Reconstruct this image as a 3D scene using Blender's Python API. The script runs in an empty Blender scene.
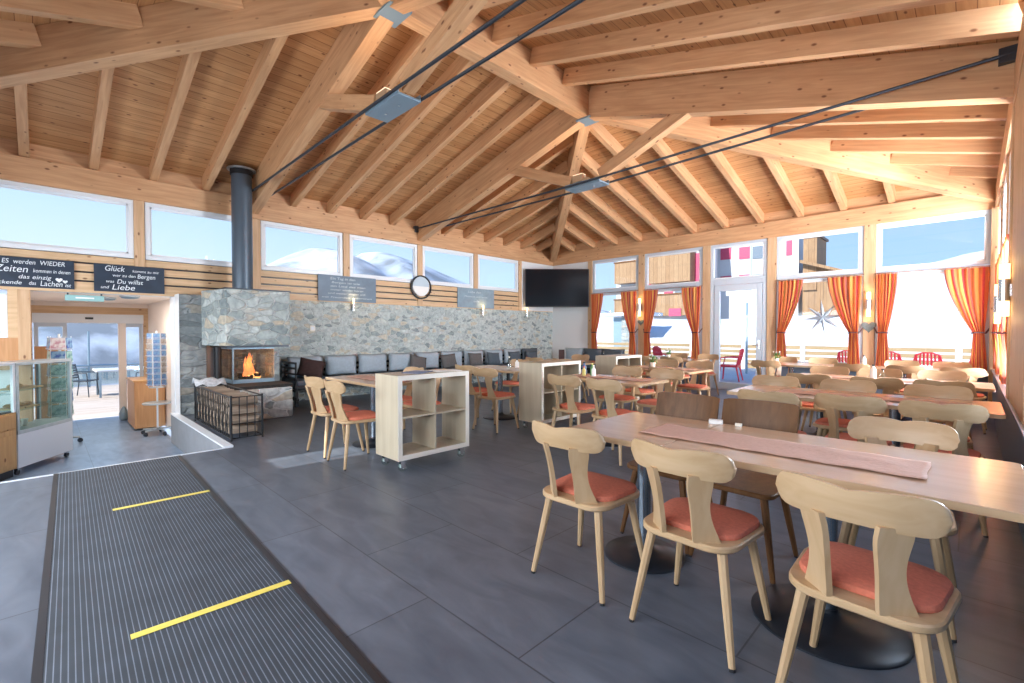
import bpy, bmesh, math, random
from mathutils import Vector, Matrix
random.seed(7)
C = bpy.context.scene.collection
SC = bpy.context.scene
# ---------------------------------------------------------------- camera
cam_d = bpy.data.cameras.new('camera'); cam = bpy.data.objects.new('camera', cam_d); C.objects.link(cam)
cam_d.sensor_width = 36.0; cam_d.lens = 466.0 / 1024 * 36; cam_d.clip_end = 2000; cam_d.clip_start = 0.02
YAW, PITCH = math.radians(44.68), math.radians(-1.138)
cam.location = (9.0137, -10.8583, 1.2946)
cam.rotation_euler = (math.pi / 2 + PITCH, 0, YAW)
SC.camera = cam
# ---------------------------------------------------------------- world, sun, added fill lights, exposure
W = bpy.data.worlds.new('sky'); SC.world = W; W.use_nodes = True
nt = W.node_tree; nt.nodes.clear()
wo = nt.nodes.new('ShaderNodeOutputWorld'); bg = nt.nodes.new('ShaderNodeBackground')
tc = nt.nodes.new('ShaderNodeTexCoord'); sp = nt.nodes.new('ShaderNodeSeparateXYZ'); cr = nt.nodes.new('ShaderNodeValToRGB')
nt.links.new(tc.outputs['Generated'], sp.inputs[0]); nt.links.new(sp.outputs['Z'], cr.inputs[0])
# the sky is deeper blue away from the hazy bright side
cr2 = nt.nodes.new('ShaderNodeValToRGB'); mixs = nt.nodes.new('ShaderNodeMixRGB'); dt = nt.nodes.new('ShaderNodeVectorMath'); dt.operation = 'DOT_PRODUCT'; mr_ = nt.nodes.new('ShaderNodeMapRange')
nt.links.new(tc.outputs['Generated'], dt.inputs[0]); dt.inputs[1].default_value = (.75, .66, 0); nt.links.new(dt.outputs['Value'], mr_.inputs['Value']); mr_.inputs['From Min'].default_value = -.75; mr_.inputs['From Max'].default_value = .45
nt.links.new(sp.outputs['Z'], cr2.inputs[0]); cr2.color_ramp.elements[0].color = (.50, .72, .98, 1); cr2.color_ramp.elements[1].position = .6; cr2.color_ramp.elements[1].color = (.14, .34, .82, 1)
nt.links.new(mr_.outputs[0], mixs.inputs[0]); nt.links.new(cr.outputs[0], mixs.inputs[1]); nt.links.new(cr2.outputs[0], mixs.inputs[2])
nt.links.new(mixs.outputs[0], bg.inputs[0]); nt.links.new(bg.outputs[0], wo.inputs[0])
e = cr.color_ramp.elements
e[0].position = 0.0; e[0].color = (0.84, 0.94, 1.0, 1)
e[1].position = 0.75; e[1].color = (0.16, 0.38, 0.86, 1)
m_ = cr.color_ramp.elements.new(0.30); m_.color = (0.42, 0.66, 0.97, 1)
bg.inputs[1].default_value = 0.86
def sun():
    d = bpy.data.lights.new('sun', 'SUN'); d.energy = 6.5; d.angle = math.radians(0.55); d.color = (1.0, 0.95, 0.88)
    o = bpy.data.objects.new('sun', d); C.objects.link(o)
    v = Vector((0.10, 1.5, -1.0))
    o.rotation_euler = v.to_track_quat('-Z', 'Y').to_euler(); o.location = (5, -30, 25)
sun()
def area(name, loc, to, sx, sy, power, col=(0.86, 0.93, 1.0)):
    d = bpy.data.lights.new(name, 'AREA'); d.shape = 'RECTANGLE'; d.size = sx; d.size_y = sy; d.energy = power; d.color = col
    o = bpy.data.objects.new(name, d); C.objects.link(o); o.location = loc
    o.rotation_euler = (Vector(to) - Vector(loc)).to_track_quat('-Z', 'Z').to_euler()
    return o
# added area fills standing in for daylight, at right windows and rear wall
area('added_fill_side_up', (10.3, -2.9, .40), (5, -3.2, 3.7), 7.0, 2.4, 2700, (0.93, 0.96, 1.0))
area('added_fill_rear_down', (4.9, -12.6, 1.7), (5, -10.2, .1), 8.0, 1.2, 250, (0.88, 0.94, 1.0))  # added fill aimed down; no glazing behind it
area('added_fill_side_down', (9.80, -6.2, 1.65), (5, -6.2, .4), 12.0, 1.5, 480, (0.72, 0.85, 1.0))
area('added_fill_rear_up', (4.9, -12.6, 1.0), (4.9, -9.0, 4.4), 8.0, 1.4, 20, (0.90, 0.95, 1.0))  # added fill aimed up at the roof; no window behind it
SC.view_settings.view_transform = 'Standard'; SC.view_settings.look = 'None'
SC.view_settings.gamma = 1.0; SC.view_settings.use_curve_mapping = False
SC.view_settings.exposure = 0.56
SC.cycles.max_bounces = 10; SC.cycles.diffuse_bounces = 6; SC.cycles.transparent_max_bounces = 12
SC.cycles.caustics_reflective = False; SC.cycles.caustics_refractive = False
SC.cycles.sample_clamp_indirect = 6.0

# ================================================================= materials
MATS = {}
def newmat(name):
    m = bpy.data.materials.new(name); m.use_nodes = True
    n = m.node_tree; n.nodes.clear()
    out = n.nodes.new('ShaderNodeOutputMaterial'); b = n.nodes.new('ShaderNodeBsdfPrincipled')
    n.links.new(b.outputs[0], out.inputs[0])
    MATS[name] = m
    return m, n, b, out
def N(n, t, **kw):
    x = n.nodes.new('ShaderNode' + t)
    for k, v in kw.items(): setattr(x, k, v)
    return x
def plain(name, col, rough=0.5, metal=0.0, spec=0.5, noise=0.0, nscale=8.0, bump=0.0):
    m, n, b, out = newmat(name)
    b.inputs['Base Color'].default_value = (*col, 1); b.inputs['Roughness'].default_value = rough
    b.inputs['Metallic'].default_value = metal; b.inputs['Specular IOR Level'].default_value = spec
    if noise or bump:
        tc = N(n, 'TexCoord'); ns = N(n, 'TexNoise'); ns.inputs['Scale'].default_value = nscale; ns.inputs['Detail'].default_value = 4
        n.links.new(tc.outputs['Object'], ns.inputs['Vector'])
        if noise:
            r = N(n, 'ValToRGB'); e = r.color_ramp.elements
            e[0].position = .3; e[1].position = .7
            e[0].color = (*[max(0, c * (1 - noise)) for c in col], 1); e[1].color = (*[min(1, c * (1 + noise)) for c in col], 1)
            n.links.new(ns.outputs[0], r.inputs[0]); n.links.new(r.outputs[0], b.inputs['Base Color'])
        if bump:
            bp = N(n, 'Bump'); bp.inputs['Strength'].default_value = bump; bp.inputs['Distance'].default_value = .01
            n.links.new(ns.outputs[0], bp.inputs['Height']); n.links.new(bp.outputs[0], b.inputs['Normal'])
    return m
def wood(name, light, dark, rough=0.5, grain=1.0, knots=True, axis='X', planks=None, coat=0.0, rot=None):
    """grain runs along `axis` of object space; planks=(axis, width) cuts grooves"""
    m, n, b, out = newmat(name)
    tc = N(n, 'TexCoord'); raw = tc.outputs['Object']
    oi = N(n, 'ObjectInfo'); vm = N(n, 'VectorMath', operation='SCALE'); vm.inputs[0].default_value = (7.3, 5.1, 3.7); n.links.new(oi.outputs['Random'], vm.inputs['Scale'])
    va = N(n, 'VectorMath', operation='ADD'); n.links.new(raw, va.inputs[0]); n.links.new(vm.outputs[0], va.inputs[1]); src = va.outputs[0]
    mp = N(n, 'Mapping'); n.links.new(src, mp.inputs['Vector'])
    s = {'X': (1.2, 16, 16), 'Y': (16, 1.2, 16), 'Z': (16, 16, 1.2)}[axis]
    mp.inputs['Scale'].default_value = [v * grain for v in s]
    ns = N(n, 'TexNoise'); ns.inputs['Scale'].default_value = 1.6; ns.inputs['Detail'].default_value = 5; ns.inputs['Distortion'].default_value = .6
    n.links.new(mp.outputs[0], ns.inputs['Vector'])
    r = N(n, 'ValToRGB'); e = r.color_ramp.elements; e[0].position = .32; e[1].position = .68
    e[0].color = (*dark, 1); e[1].color = (*light, 1)
    n.links.new(ns.outputs[0], r.inputs[0]); col = r.outputs[0]
    # broad tone variation
    n2 = N(n, 'TexNoise'); n2.inputs['Scale'].default_value = 1.1; n.links.new(src, n2.inputs['Vector'])
    mx = N(n, 'MixRGB', blend_type='MULTIPLY'); mx.inputs[0].default_value = .5
    r2 = N(n, 'ValToRGB'); r2.color_ramp.elements[0].color = (.8, .76, .72, 1); r2.color_ramp.elements[0].position = .3; r2.color_ramp.elements[1].color = (1, 1, 1, 1); r2.color_ramp.elements[1].position = .65
    n.links.new(n2.outputs[0], r2.inputs[0]); n.links.new(col, mx.inputs[1]); n.links.new(r2.outputs[0], mx.inputs[2]); col = mx.outputs[0]
    if knots:
        mk = N(n, 'Mapping'); n.links.new(src, mk.inputs['Vector'])
        mk.inputs['Scale'].default_value = {'X': (4.6, 9, 9), 'Y': (9, 4.6, 9), 'Z': (9, 9, 4.6)}[axis]
        vo = N(n, 'TexVoronoi'); vo.inputs['Scale'].default_value = 1.0; n.links.new(mk.outputs[0], vo.inputs['Vector'])
        rk = N(n, 'ValToRGB'); ek = rk.color_ramp.elements; ek[0].position = .07; ek[0].color = (.24, .11, .05, 1); ek[1].position = .15; ek[1].color = (1, 1, 1, 1)
        n.links.new(vo.outputs['Distance'], rk.inputs[0])
        m2 = N(n, 'MixRGB', blend_type='MULTIPLY'); m2.inputs[0].default_value = .85
        n.links.new(col, m2.inputs[1]); n.links.new(rk.outputs[0], m2.inputs[2]); col = m2.outputs[0]
    bp = None
    if planks:
        ax, w = planks
        sx = N(n, 'SeparateXYZ'); n.links.new(raw, sx.inputs[0])
        md = N(n, 'Math', operation='DIVIDE'); md.inputs[1].default_value = w; n.links.new(sx.outputs[ax], md.inputs[0])
        fr = N(n, 'Math', operation='FRACT'); n.links.new(md.outputs[0], fr.inputs[0])
        fl = N(n, 'Math', operation='FLOOR'); n.links.new(md.outputs[0], fl.inputs[0])
        wn = N(n, 'TexWhiteNoise', noise_dimensions='1D'); n.links.new(fl.outputs[0], wn.inputs['W'])
        rw = N(n, 'ValToRGB'); rw.color_ramp.elements[0].color = (.84, .78, .72, 1); rw.color_ramp.elements[1].color = (1, 1, 1, 1)
        n.links.new(wn.outputs[0], rw.inputs[0])
        m3 = N(n, 'MixRGB', blend_type='MULTIPLY'); m3.inputs[0].default_value = 1; n.links.new(col, m3.inputs[1]); n.links.new(rw.outputs[0], m3.inputs[2])
        rg = N(n, 'ValToRGB'); eg = rg.color_ramp.elements; eg[0].position = .03; eg[0].color = (.35, .22, .13, 1); eg[1].position = .07; eg[1].color = (1, 1, 1, 1)
        n.links.new(fr.outputs[0], rg.inputs[0])
        m4 = N(n, 'MixRGB', blend_type='MULTIPLY'); m4.inputs[0].default_value = 1; n.links.new(m3.outputs[0], m4.inputs[1]); n.links.new(rg.outputs[0], m4.inputs[2]); col = m4.outputs[0]
    n.links.new(col, b.inputs['Base Color']); b.inputs['Roughness'].default_value = rough
    if coat: b.inputs['Coat Weight'].default_value = coat; b.inputs['Coat Roughness'].default_value = .22
    return m
PL, PD = (0.68, 0.46, 0.28), (0.56, 0.35, 0.19)
wood('beam_pine', (0.68, 0.405, 0.215), (0.54, 0.295, 0.145), .55)
wood('post_pine', PL, PD, .55, axis='Z')
wood('deck_y', (0.66, 0.37, 0.17), (0.52, 0.265, 0.11), .6, axis='Y', planks=('X', .125))
wood('deck_x', (0.66, 0.37, 0.17), (0.52, 0.265, 0.11), .6, axis='X', planks=('Y', .125))
wood('siding', (0.76, 0.54, 0.33), (0.62, 0.41, 0.23), .55, axis='Y')
wood('beech', (0.58, 0.41, 0.245), (0.50, 0.335, 0.18), .38, knots=False, axis='Z', grain=.9)
wood('beech_x', (0.58, 0.41, 0.245), (0.50, 0.335, 0.18), .38, knots=False, axis='X', grain=.9)
wood('table_laminate', (0.62, 0.43, 0.29), (0.56, 0.38, 0.25), .20, knots=False, axis='X', grain=.6)
wood('table_edge', (0.62, 0.44, 0.26), (0.54, 0.36, 0.20), .4, knots=False, axis='X')
wood('brown_wood', (0.18, 0.085, 0.034), (0.115, 0.052, 0.02), .38, knots=False, axis='Z')
wood('oak', (0.66, 0.40, 0.17), (0.54, 0.30, 0.12), .45, knots=True, axis='Z')
wood('orange_board', (0.66, 0.36, 0.17), (0.55, 0.28, 0.12), .5, knots=False, axis='Z')
wood('birch_veneer', (0.60, 0.53, 0.40), (0.52, 0.45, 0.33), .45, knots=False, axis='Z', grain=.6)
wood('deck_outside', (0.66, 0.59, 0.52), (0.54, 0.48, 0.41), .7, knots=False, axis='Y', planks=('X', .14))
wood('facade_wood', (0.36, 0.235, 0.13), (0.26, 0.165, 0.09), .7, knots=False, axis='Z', planks=('X', .32))
wood('fence_wood', (0.34, 0.25, 0.14), (0.25, 0.18, 0.09), .7, knots=False, axis='X')
wood('log_bark', (0.34, 0.22, 0.13), (0.17, 0.11, 0.07), .9, knots=False, axis='X', grain=2)
wood('log_end', (0.44, 0.35, 0.27), (0.26, 0.20, 0.15), .8, knots=False, axis='Y', grain=1.5)
[n_ for n_ in MATS['brown_wood'].node_tree.nodes if n_.type == 'BSDF_PRINCIPLED'][0].inputs['Specular IOR Level'].default_value = .22
plain('white_frame', (.78, .82, .86), .35)
plain('grey_frame', (.55, .62, .70), .35)
plain('white_plaster', (.80, .82, .84), .8, bump=.05, nscale=60)
plain('warm_plaster', (.88, .80, .74), .8)
plain('grey_plaster', (.24, .255, .28), .8, noise=.06)
plain('ledge_stone', (.74, .79, .86), .35)
plain('white_lacquer', (.80, .77, .68), .35)
plain('sill_grey', (.36, .42, .52), .25, noise=.05)
plain('panel_blue', (.13, .17, .23), .5)
plain('steel_blue', (.24, .34, .42), .42, metal=.4)
plain('steel_dark', (.055, .065, .08), .4, metal=.6)
plain('flue_paint', (.085, .115, .15), .38, metal=.35)
plain('black_metal', (.02, .022, .026), .45, metal=.3)
plain('base_enamel', (.014, .018, .026), .36)
plain('column_steel', (.30, .36, .43), .22, metal=.9)
plain('chrome', (.75, .77, .8), .18, metal=1)
plain('brass', (.62, .46, .30), .35, metal=.5)
plain('galvanised', (.50, .56, .60), .4, metal=.7, noise=.1, nscale=12)
plain('black_plastic', (.02, .02, .024), .35)
plain('tv_glass', (.008, .010, .014), .16, spec=.22)
plain('orange_fabric', (.62, .18, .11), .85, noise=.10, nscale=70, bump=.25)
plain('cushion_blue', (.38, .46, .53), .9, noise=.07, nscale=30, bump=.2)
plain('cushion_slate', (.085, .11, .135), .9, noise=.1, nscale=30, bump=.2)
plain('cushion_taupe', (.13, .125, .125), .9, noise=.1, nscale=30, bump=.2)
plain('cushion_brown', (.060, .030, .028), .9, noise=.15, nscale=20, bump=.2)
plain('seat_upholstery', (.10, .125, .155), .85)
plain('runner_linen', (.60, .38, .30), .9, noise=.06, nscale=60, bump=.35)
plain('paper', (.86, .86, .84), .7)
plain('newsprint', (.55, .58, .62), .8, noise=.25, nscale=25)
plain('magazine_blue', (.10, .14, .26), .4, noise=.5, nscale=20)
plain('chalkboard', (.016, .030, .055), .42, noise=.2, nscale=6)
plain('chalkboard_pale', (.24, .33, .40), .6, noise=.12, nscale=8)
plain('chalkboard_grey', (.13, .19, .26), .5, noise=.15, nscale=6)
plain('chalk', (.80, .86, .90), .9)
plain('chalk_faint', (.55, .65, .72), .9)
plain('yellow_tape', (.72, .60, .12), .5, noise=.06, nscale=30)
plain('red_plastic', (.80, .04, .06), .35)
plain('pink_paint', (.50, .06, .13), .6)
plain('white_paint', (.50, .52, .55), .7)
plain('terrace_grey', (.42, .45, .48), .8, noise=.06, nscale=3)
plain('roof_dark', (.12, .11, .11), .8)
plain('window_dark', (.16, .20, .25), .15)
plain('silver_star', (.42, .49, .57), .5, metal=.2)
plain('heart_slate', (.13, .17, .19), .6, noise=.3, nscale=40)
plain('bread', (.50, .27, .11), .7, noise=.2, nscale=30)
plain('green_label', (.12, .32, .10), .4)
plain('yellow_label', (.62, .52, .14), .4)
plain('sign_green', (.30, .52, .52), .4)
plain('leaf', (.10, .24, .06), .6)
plain('rope_grey', (.45, .43, .4), .8)
plain('tie_band', (.10, .05, .06), .7)
plain('char', (.03, .028, .026), .9, noise=.4, nscale=20, bump=.4)
def glassy(name, tint=(1, 1, 1), refl=.06, rough=0.0):
    m, n, b, out = newmat(name); n.nodes.remove(b)
    t = N(n, 'BsdfTransparent'); g = N(n, 'BsdfGlossy'); mx = N(n, 'MixShader'); mx.inputs[0].default_value = refl
    t.inputs[0].default_value = (*tint, 1); g.inputs['Roughness'].default_value = rough; g.inputs[0].default_value = (.9, .95, 1, 1)
    n.links.new(t.outputs[0], mx.inputs[1]); n.links.new(g.outputs[0], mx.inputs[2]); n.links.new(mx.outputs[0], out.inputs[0])
glassy('glass', (.97, .99, 1), .02)
glassy('case_glass', (.84, .91, .90), .03)
glassy('fire_glass', (.80, .80, .80), .10)
glassy('clear_plastic', (.85, .92, .90), .12)
def emis(name, col, s):
    m, n, b, out = newmat(name)
    b.inputs['Base Color'].default_value = (*col, 1); b.inputs['Emission Color'].default_value = (*col, 1); b.inputs['Emission Strength'].default_value = s
emis('lamp_glow', (1.0, .72, .32), 2.4)
emis('lamp_glow_soft', (1.0, .80, .55), .7)
emis('flame', (1.0, .26, .08), 1.5)
emis('flame_core', (1.0, .48, .16), 2.2)
def stone(name, flat=1.0, scale=4.6, c1=(.42, .48, .48), c2=(.56, .61, .60), c3=(.56, .50, .40), mort=(.50, .54, .53), vert='X'):
    m, n, b, out = newmat(name)
    tc = N(n, 'TexCoord'); mp = N(n, 'Mapping'); n.links.new(tc.outputs['Object'], mp.inputs['Vector'])
    mp.inputs['Scale'].default_value = (1, 1, 1.9 * flat)
    nz = N(n, 'TexNoise'); nz.inputs['Scale'].default_value = 2.2; nz.inputs['Detail'].default_value = 3; n.links.new(mp.outputs[0], nz.inputs['Vector'])
    add = N(n, 'MixRGB', blend_type='ADD'); add.inputs[0].default_value = .30; n.links.new(mp.outputs[0], add.inputs[1]); n.links.new(nz.outputs['Color'], add.inputs[2])
    v1 = N(n, 'TexVoronoi', feature='DISTANCE_TO_EDGE'); v1.inputs['Scale'].default_value = scale; n.links.new(add.outputs[0], v1.inputs['Vector'])
    v2 = N(n, 'TexVoronoi', feature='F1'); v2.inputs['Scale'].default_value = scale; n.links.new(add.outputs[0], v2.inputs['Vector'])
    sp = N(n, 'SeparateColor'); n.links.new(v2.outputs['Color'], sp.inputs[0])
    r = N(n, 'ValToRGB'); el = r.color_ramp.elements; el[0].position = 0; el[0].color = (*c1, 1); el[1].position = .8; el[1].color = (*c2, 1)
    q = el.new(.9); q.color = (*c3, 1); q2 = el.new(.22); q2.color = (c1[0] * .55, c1[1] * .58, c1[2] * .6, 1); q3 = el.new(.3); q3.color = (*c1, 1)
    n.links.new(sp.outputs[0], r.inputs[0])
    fine = N(n, 'TexNoise'); fine.inputs['Scale'].default_value = 14; fine.inputs['Detail'].default_value = 6; n.links.new(tc.outputs['Object'], fine.inputs['Vector'])
    rf = N(n, 'ValToRGB'); rf.color_ramp.elements[0].position = .3; rf.color_ramp.elements[0].color = (.68, .70, .72, 1); rf.color_ramp.elements[1].position = .7; rf.color_ramp.elements[1].color = (1.15, 1.15, 1.12, 1)
    n.links.new(fine.outputs[0], rf.inputs[0])
    mm = N(n, 'MixRGB', blend_type='MULTIPLY'); mm.inputs[0].default_value = 1; n.links.new(r.outputs[0], mm.inputs[1]); n.links.new(rf.outputs[0], mm.inputs[2])
    re = N(n, 'ValToRGB'); re.color_ramp.elements[0].position = .015; re.color_ramp.elements[1].position = .075; n.links.new(v1.outputs['Distance'], re.inputs[0])
    mx = N(n, 'MixRGB'); n.links.new(re.outputs[0], mx.inputs[0]); mx.inputs[1].default_value = (*mort, 1); n.links.new(mm.outputs[0], mx.inputs[2])
    n.links.new(mx.outputs[0], b.inputs['Base Color']); b.inputs['Roughness'].default_value = .85
    bp = N(n, 'Bump'); bp.inputs['Strength'].default_value = .7; bp.inputs['Distance'].default_value = .03
    ad = N(n, 'Math', operation='MULTIPLY_ADD'); n.links.new(fine.outputs[0], ad.inputs[0]); ad.inputs[1].default_value = .4; n.links.new(re.outputs[0], ad.inputs[2])
    n.links.new(ad.outputs[0], bp.inputs['Height']); n.links.new(bp.outputs[0], b.inputs['Normal'])
stone('stone_wall')
stone('stone_rubble', scale=6.6, c1=(.50, .57, .57), c2=(.62, .68, .67), c3=(.62, .58, .48), mort=(.62, .68, .67))
stone('stone_coursed', flat=1.7, scale=2.6, c1=(.26, .29, .30), c2=(.36, .39, .39), c3=(.34, .32, .28), mort=(.30, .33, .34))
stone('stone_pale', scale=4.0, c1=(.50, .55, .57), c2=(.64, .67, .67), c3=(.55, .50, .42), mort=(.68, .72, .73))
def floor_mat(name, c1, c2, grout, w=1.22, h=.62, off=(0, 0), rough=.36):
    m, n, b, out = newmat(name)
    tc = N(n, 'TexCoord'); mp = N(n, 'Mapping'); n.links.new(tc.outputs['Object'], mp.inputs['Vector']); mp.inputs['Location'].default_value = (off[0], off[1], 0)
    br = N(n, 'TexBrick'); n.links.new(mp.outputs[0], br.inputs['Vector']); br.inputs['Scale'].default_value = 1
    br.inputs['Brick Width'].default_value = w; br.inputs['Row Height'].default_value = h; br.inputs['Mortar Size'].default_value = .004; br.inputs['Mortar Smooth'].default_value = .2
    br.inputs['Color1'].default_value = (.88, .88, .88, 1); br.inputs['Color2'].default_value = (1.08, 1.08, 1.08, 1); br.inputs['Mortar'].default_value = (grout, grout, grout, 1)
    m2 = N(n, 'Mapping'); m2.inputs['Scale'].default_value = (1.2, 3.4, 1); m2.inputs['Rotation'].default_value = (0, 0, .5); n.links.new(tc.outputs['Object'], m2.inputs['Vector'])
    ns = N(n, 'TexNoise'); ns.inputs['Scale'].default_value = 2.2; ns.inputs['Detail'].default_value = 7; ns.inputs['Distortion'].default_value = .8; n.links.new(m2.outputs[0], ns.inputs['Vector'])
    r = N(n, 'ValToRGB'); r.color_ramp.elements[0].position = .3; r.color_ramp.elements[0].color = (*c1, 1); r.color_ramp.elements[1].position = .72; r.color_ramp.elements[1].color = (*c2, 1)
    n.links.new(ns.outputs[0], r.inputs[0])
    mx = N(n, 'MixRGB', blend_type='MULTIPLY'); mx.inputs[0].default_value = 1; n.links.new(r.outputs[0], mx.inputs[1]); n.links.new(br.outputs[0], mx.inputs[2])
    n.links.new(mx.outputs[0], b.inputs['Base Color']); b.inputs['Roughness'].default_value = rough
    bp = N(n, 'Bump'); bp.inputs['Strength'].default_value = .12; bp.inputs['Distance'].default_value = .01; n.links.new(ns.outputs[0], bp.inputs['Height']); n.links.new(bp.outputs[0], b.inputs['Normal'])
floor_mat('slate_floor', (.078, .095, .128), (.128, .150, .190), .45, off=(-.43 + .0, .245))
floor_mat('entry_floor', (.15, .22, .33), (.25, .34, .47), .6, w=1.0, h=1.0, off=(.2, .4), rough=.3)
def mat_mat():
    m, n, b, out = newmat('ribbed_mat')
    tc = N(n, 'TexCoord'); sx = N(n, 'SeparateXYZ'); n.links.new(tc.outputs['Object'], sx.inputs[0])
    d = N(n, 'Math', operation='DIVIDE'); d.inputs[1].default_value = .0205; n.links.new(sx.outputs['Y'], d.inputs[0])
    f = N(n, 'Math', operation='FRACT'); n.links.new(d.outputs[0], f.inputs[0])
    r = N(n, 'ValToRGB'); r.color_ramp.interpolation = 'CONSTANT'; e = r.color_ramp.elements; e[0].color = (.030, .040, .055, 1); e[1].position = .82; e[1].color = (.15, .18, .23, 1)
    n.links.new(f.outputs[0], r.inputs[0])
    ns = N(n, 'TexNoise'); ns.inputs['Scale'].default_value = 5; ns.inputs['Detail'].default_value = 5; n.links.new(tc.outputs['Object'], ns.inputs['Vector'])
    r2 = N(n, 'ValToRGB'); r2.color_ramp.elements[0].position = .3; r2.color_ramp.elements[0].color = (.75, .75, .75, 1); r2.color_ramp.elements[1].color = (1.3, 1.3, 1.3, 1); n.links.new(ns.outputs[0], r2.inputs[0])
    mx = N(n, 'MixRGB', blend_type='MULTIPLY'); mx.inputs[0].default_value = 1; n.links.new(r.outputs[0], mx.inputs[1]); n.links.new(r2.outputs[0], mx.inputs[2])
    n.links.new(mx.outputs[0], b.inputs['Base Color']); b.inputs['Roughness'].default_value = .7
mat_mat()
def curtain_mat():
    m, n, b, out = newmat('curtain_stripes')
    uv = N(n, 'UVMap'); uv.uv_map = 'UVMap'; sx = N(n, 'SeparateXYZ'); n.links.new(uv.outputs[0], sx.inputs[0])
    r = N(n, 'ValToRGB'); r.color_ramp.interpolation = 'CONSTANT'; e = r.color_ramp.elements
    OR, RD, YE, RU = (.82, .25, .09, 1), (.66, .08, .08, 1), (.93, .50, .14, 1), (.56, .18, .13, 1)
    e[0].color = OR; e[1].position = .10; e[1].color = RD
    for p, c in ((.16, OR), (.24, YE), (.33, OR), (.42, RU), (.48, OR), (.55, RD), (.61, YE), (.70, OR), (.78, RD), (.84, YE), (.90, OR), (.96, RU)):
        q = e.new(p); q.color = c
    n.links.new(sx.outputs[0], r.inputs[0])
    n.links.new(r.outputs[0], b.inputs['Base Color']); b.inputs['Roughness'].default_value = .9
    t = N(n, 'BsdfTranslucent'); n.links.new(r.outputs[0], t.inputs[0])
    mx = N(n, 'MixShader'); mx.inputs[0].default_value = .45; n.links.new(b.outputs[0], mx.inputs[1]); n.links.new(t.outputs[0], mx.inputs[2]); n.links.new(mx.outputs[0], out.inputs[0])
curtain_mat()
def terrain(name, snow, rock, lo, hi, scale):
    m, n, b, out = newmat(name)
    tc = N(n, 'TexCoord'); ns = N(n, 'TexNoise'); ns.inputs['Scale'].default_value = scale; ns.inputs['Detail'].default_value = 8; ns.inputs['Distortion'].default_value = .5
    n.links.new(tc.outputs['Object'], ns.inputs['Vector'])
    r = N(n, 'ValToRGB'); r.color_ramp.elements[0].position = lo; r.color_ramp.elements[0].color = (*rock, 1); r.color_ramp.elements[1].position = hi; r.color_ramp.elements[1].color = (*snow, 1)
    n.links.new(ns.outputs[0], r.inputs[0]); n.links.new(r.outputs[0], b.inputs['Base Color']); b.inputs['Roughness'].default_value = .8
    bp = N(n, 'Bump'); bp.inputs['Strength'].default_value = .3; bp.inputs['Distance'].default_value = 1.0; n.links.new(ns.outputs[0], bp.inputs['Height']); n.links.new(bp.outputs[0], b.inputs['Normal'])
terrain('snow', (.56, .58, .62), (.46, .50, .57), .3, .7, .35)
terrain('mountain_snow', (.46, .52, .60), (.17, .20, .23), .38, .60, .075)
def card_mat(name, a, b_):
    m, n, b, out = newmat(name)
    tc = N(n, 'TexCoord'); ns = N(n, 'TexNoise'); ns.inputs['Scale'].default_value = 14; n.links.new(tc.outputs['Object'], ns.inputs['Vector'])
    r = N(n, 'ValToRGB'); r.color_ramp.elements[0].position = .42; r.color_ramp.elements[0].color = (*a, 1); r.color_ramp.elements[1].position = .56; r.color_ramp.elements[1].color = (*b_, 1)
    n.links.new(ns.outputs[0], r.inputs[0]); n.links.new(r.outputs[0], b.inputs['Base Color']); b.inputs['Roughness'].default_value = .3
card_mat('card_blue', (.012, .06, .26), (.16, .30, .46)); card_mat('card_teal', (.02, .17, .20), (.26, .44, .44)); card_mat('card_pink', (.50, .26, .32), (.70, .66, .66)); card_mat('card_mixed', (.16, .09, .07), (.34, .33, .30))

# ================================================================= mesh helpers
def box(bm, x0, x1, y0, y1, z0, z1):
    v = [bm.verts.new(p) for p in ((x0, y0, z0), (x1, y0, z0), (x1, y1, z0), (x0, y1, z0), (x0, y0, z1), (x1, y0, z1), (x1, y1, z1), (x0, y1, z1))]
    for f in ((0, 3, 2, 1), (4, 5, 6, 7), (0, 1, 5, 4), (1, 2, 6, 5), (2, 3, 7, 6), (3, 0, 4, 7)): bm.faces.new([v[i] for i in f])
    return bm
def bx(*a):
    return box(bmesh.new(), *a)
def boxes(*L):
    bm = bmesh.new()
    for a in L: box(bm, *a)
    return bm
def frame_of(d):
    d = Vector(d).normalized(); u = Vector((0, 0, 1)) if abs(d.z) < .95 else Vector((1, 0, 0))
    a = d.cross(u).normalized(); return a, a.cross(d).normalized()
def tube(bm, pts, r, n=8, cap=True):
    """tube through points; r scalar or list"""
    pts = [Vector(p) for p in pts]; rs = r if isinstance(r, (list, tuple)) else [r] * len(pts)
    rings = []
    for i, p in enumerate(pts):
        d = (pts[min(i + 1, len(pts) - 1)] - pts[max(i - 1, 0)])
        if i == 0: a, b = frame_of(d)
        else:
            dn = d.normalized(); a = (a - dn * a.dot(dn)).normalized(); b = a.cross(dn).normalized()
        rings.append([bm.verts.new(p + (a * math.cos(t) + b * math.sin(t)) * rs[i]) for t in [2 * math.pi * k / n for k in range(n)]])
    for A, B in zip(rings, rings[1:]):
        for k in range(n): bm.faces.new([A[k], A[(k + 1) % n], B[(k + 1) % n], B[k]])
    if cap:
        bm.faces.new(rings[0][::-1]); bm.faces.new(rings[-1])
    return bm
def lathe(bm, prof, n=32, c=(0, 0, 0), cap=True):
    rings = []
    for r, z in prof: rings.append([bm.verts.new((c[0] + r * math.cos(2 * math.pi * k / n), c[1] + r * math.sin(2 * math.pi * k / n), c[2] + z)) for k in range(n)])
    for A, B in zip(rings, rings[1:]):
        for k in range(n): bm.faces.new([A[k], A[(k + 1) % n], B[(k + 1) % n], B[k]])
    if cap: bm.faces.new(rings[0][::-1]); bm.faces.new(rings[-1])
    return bm
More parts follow.
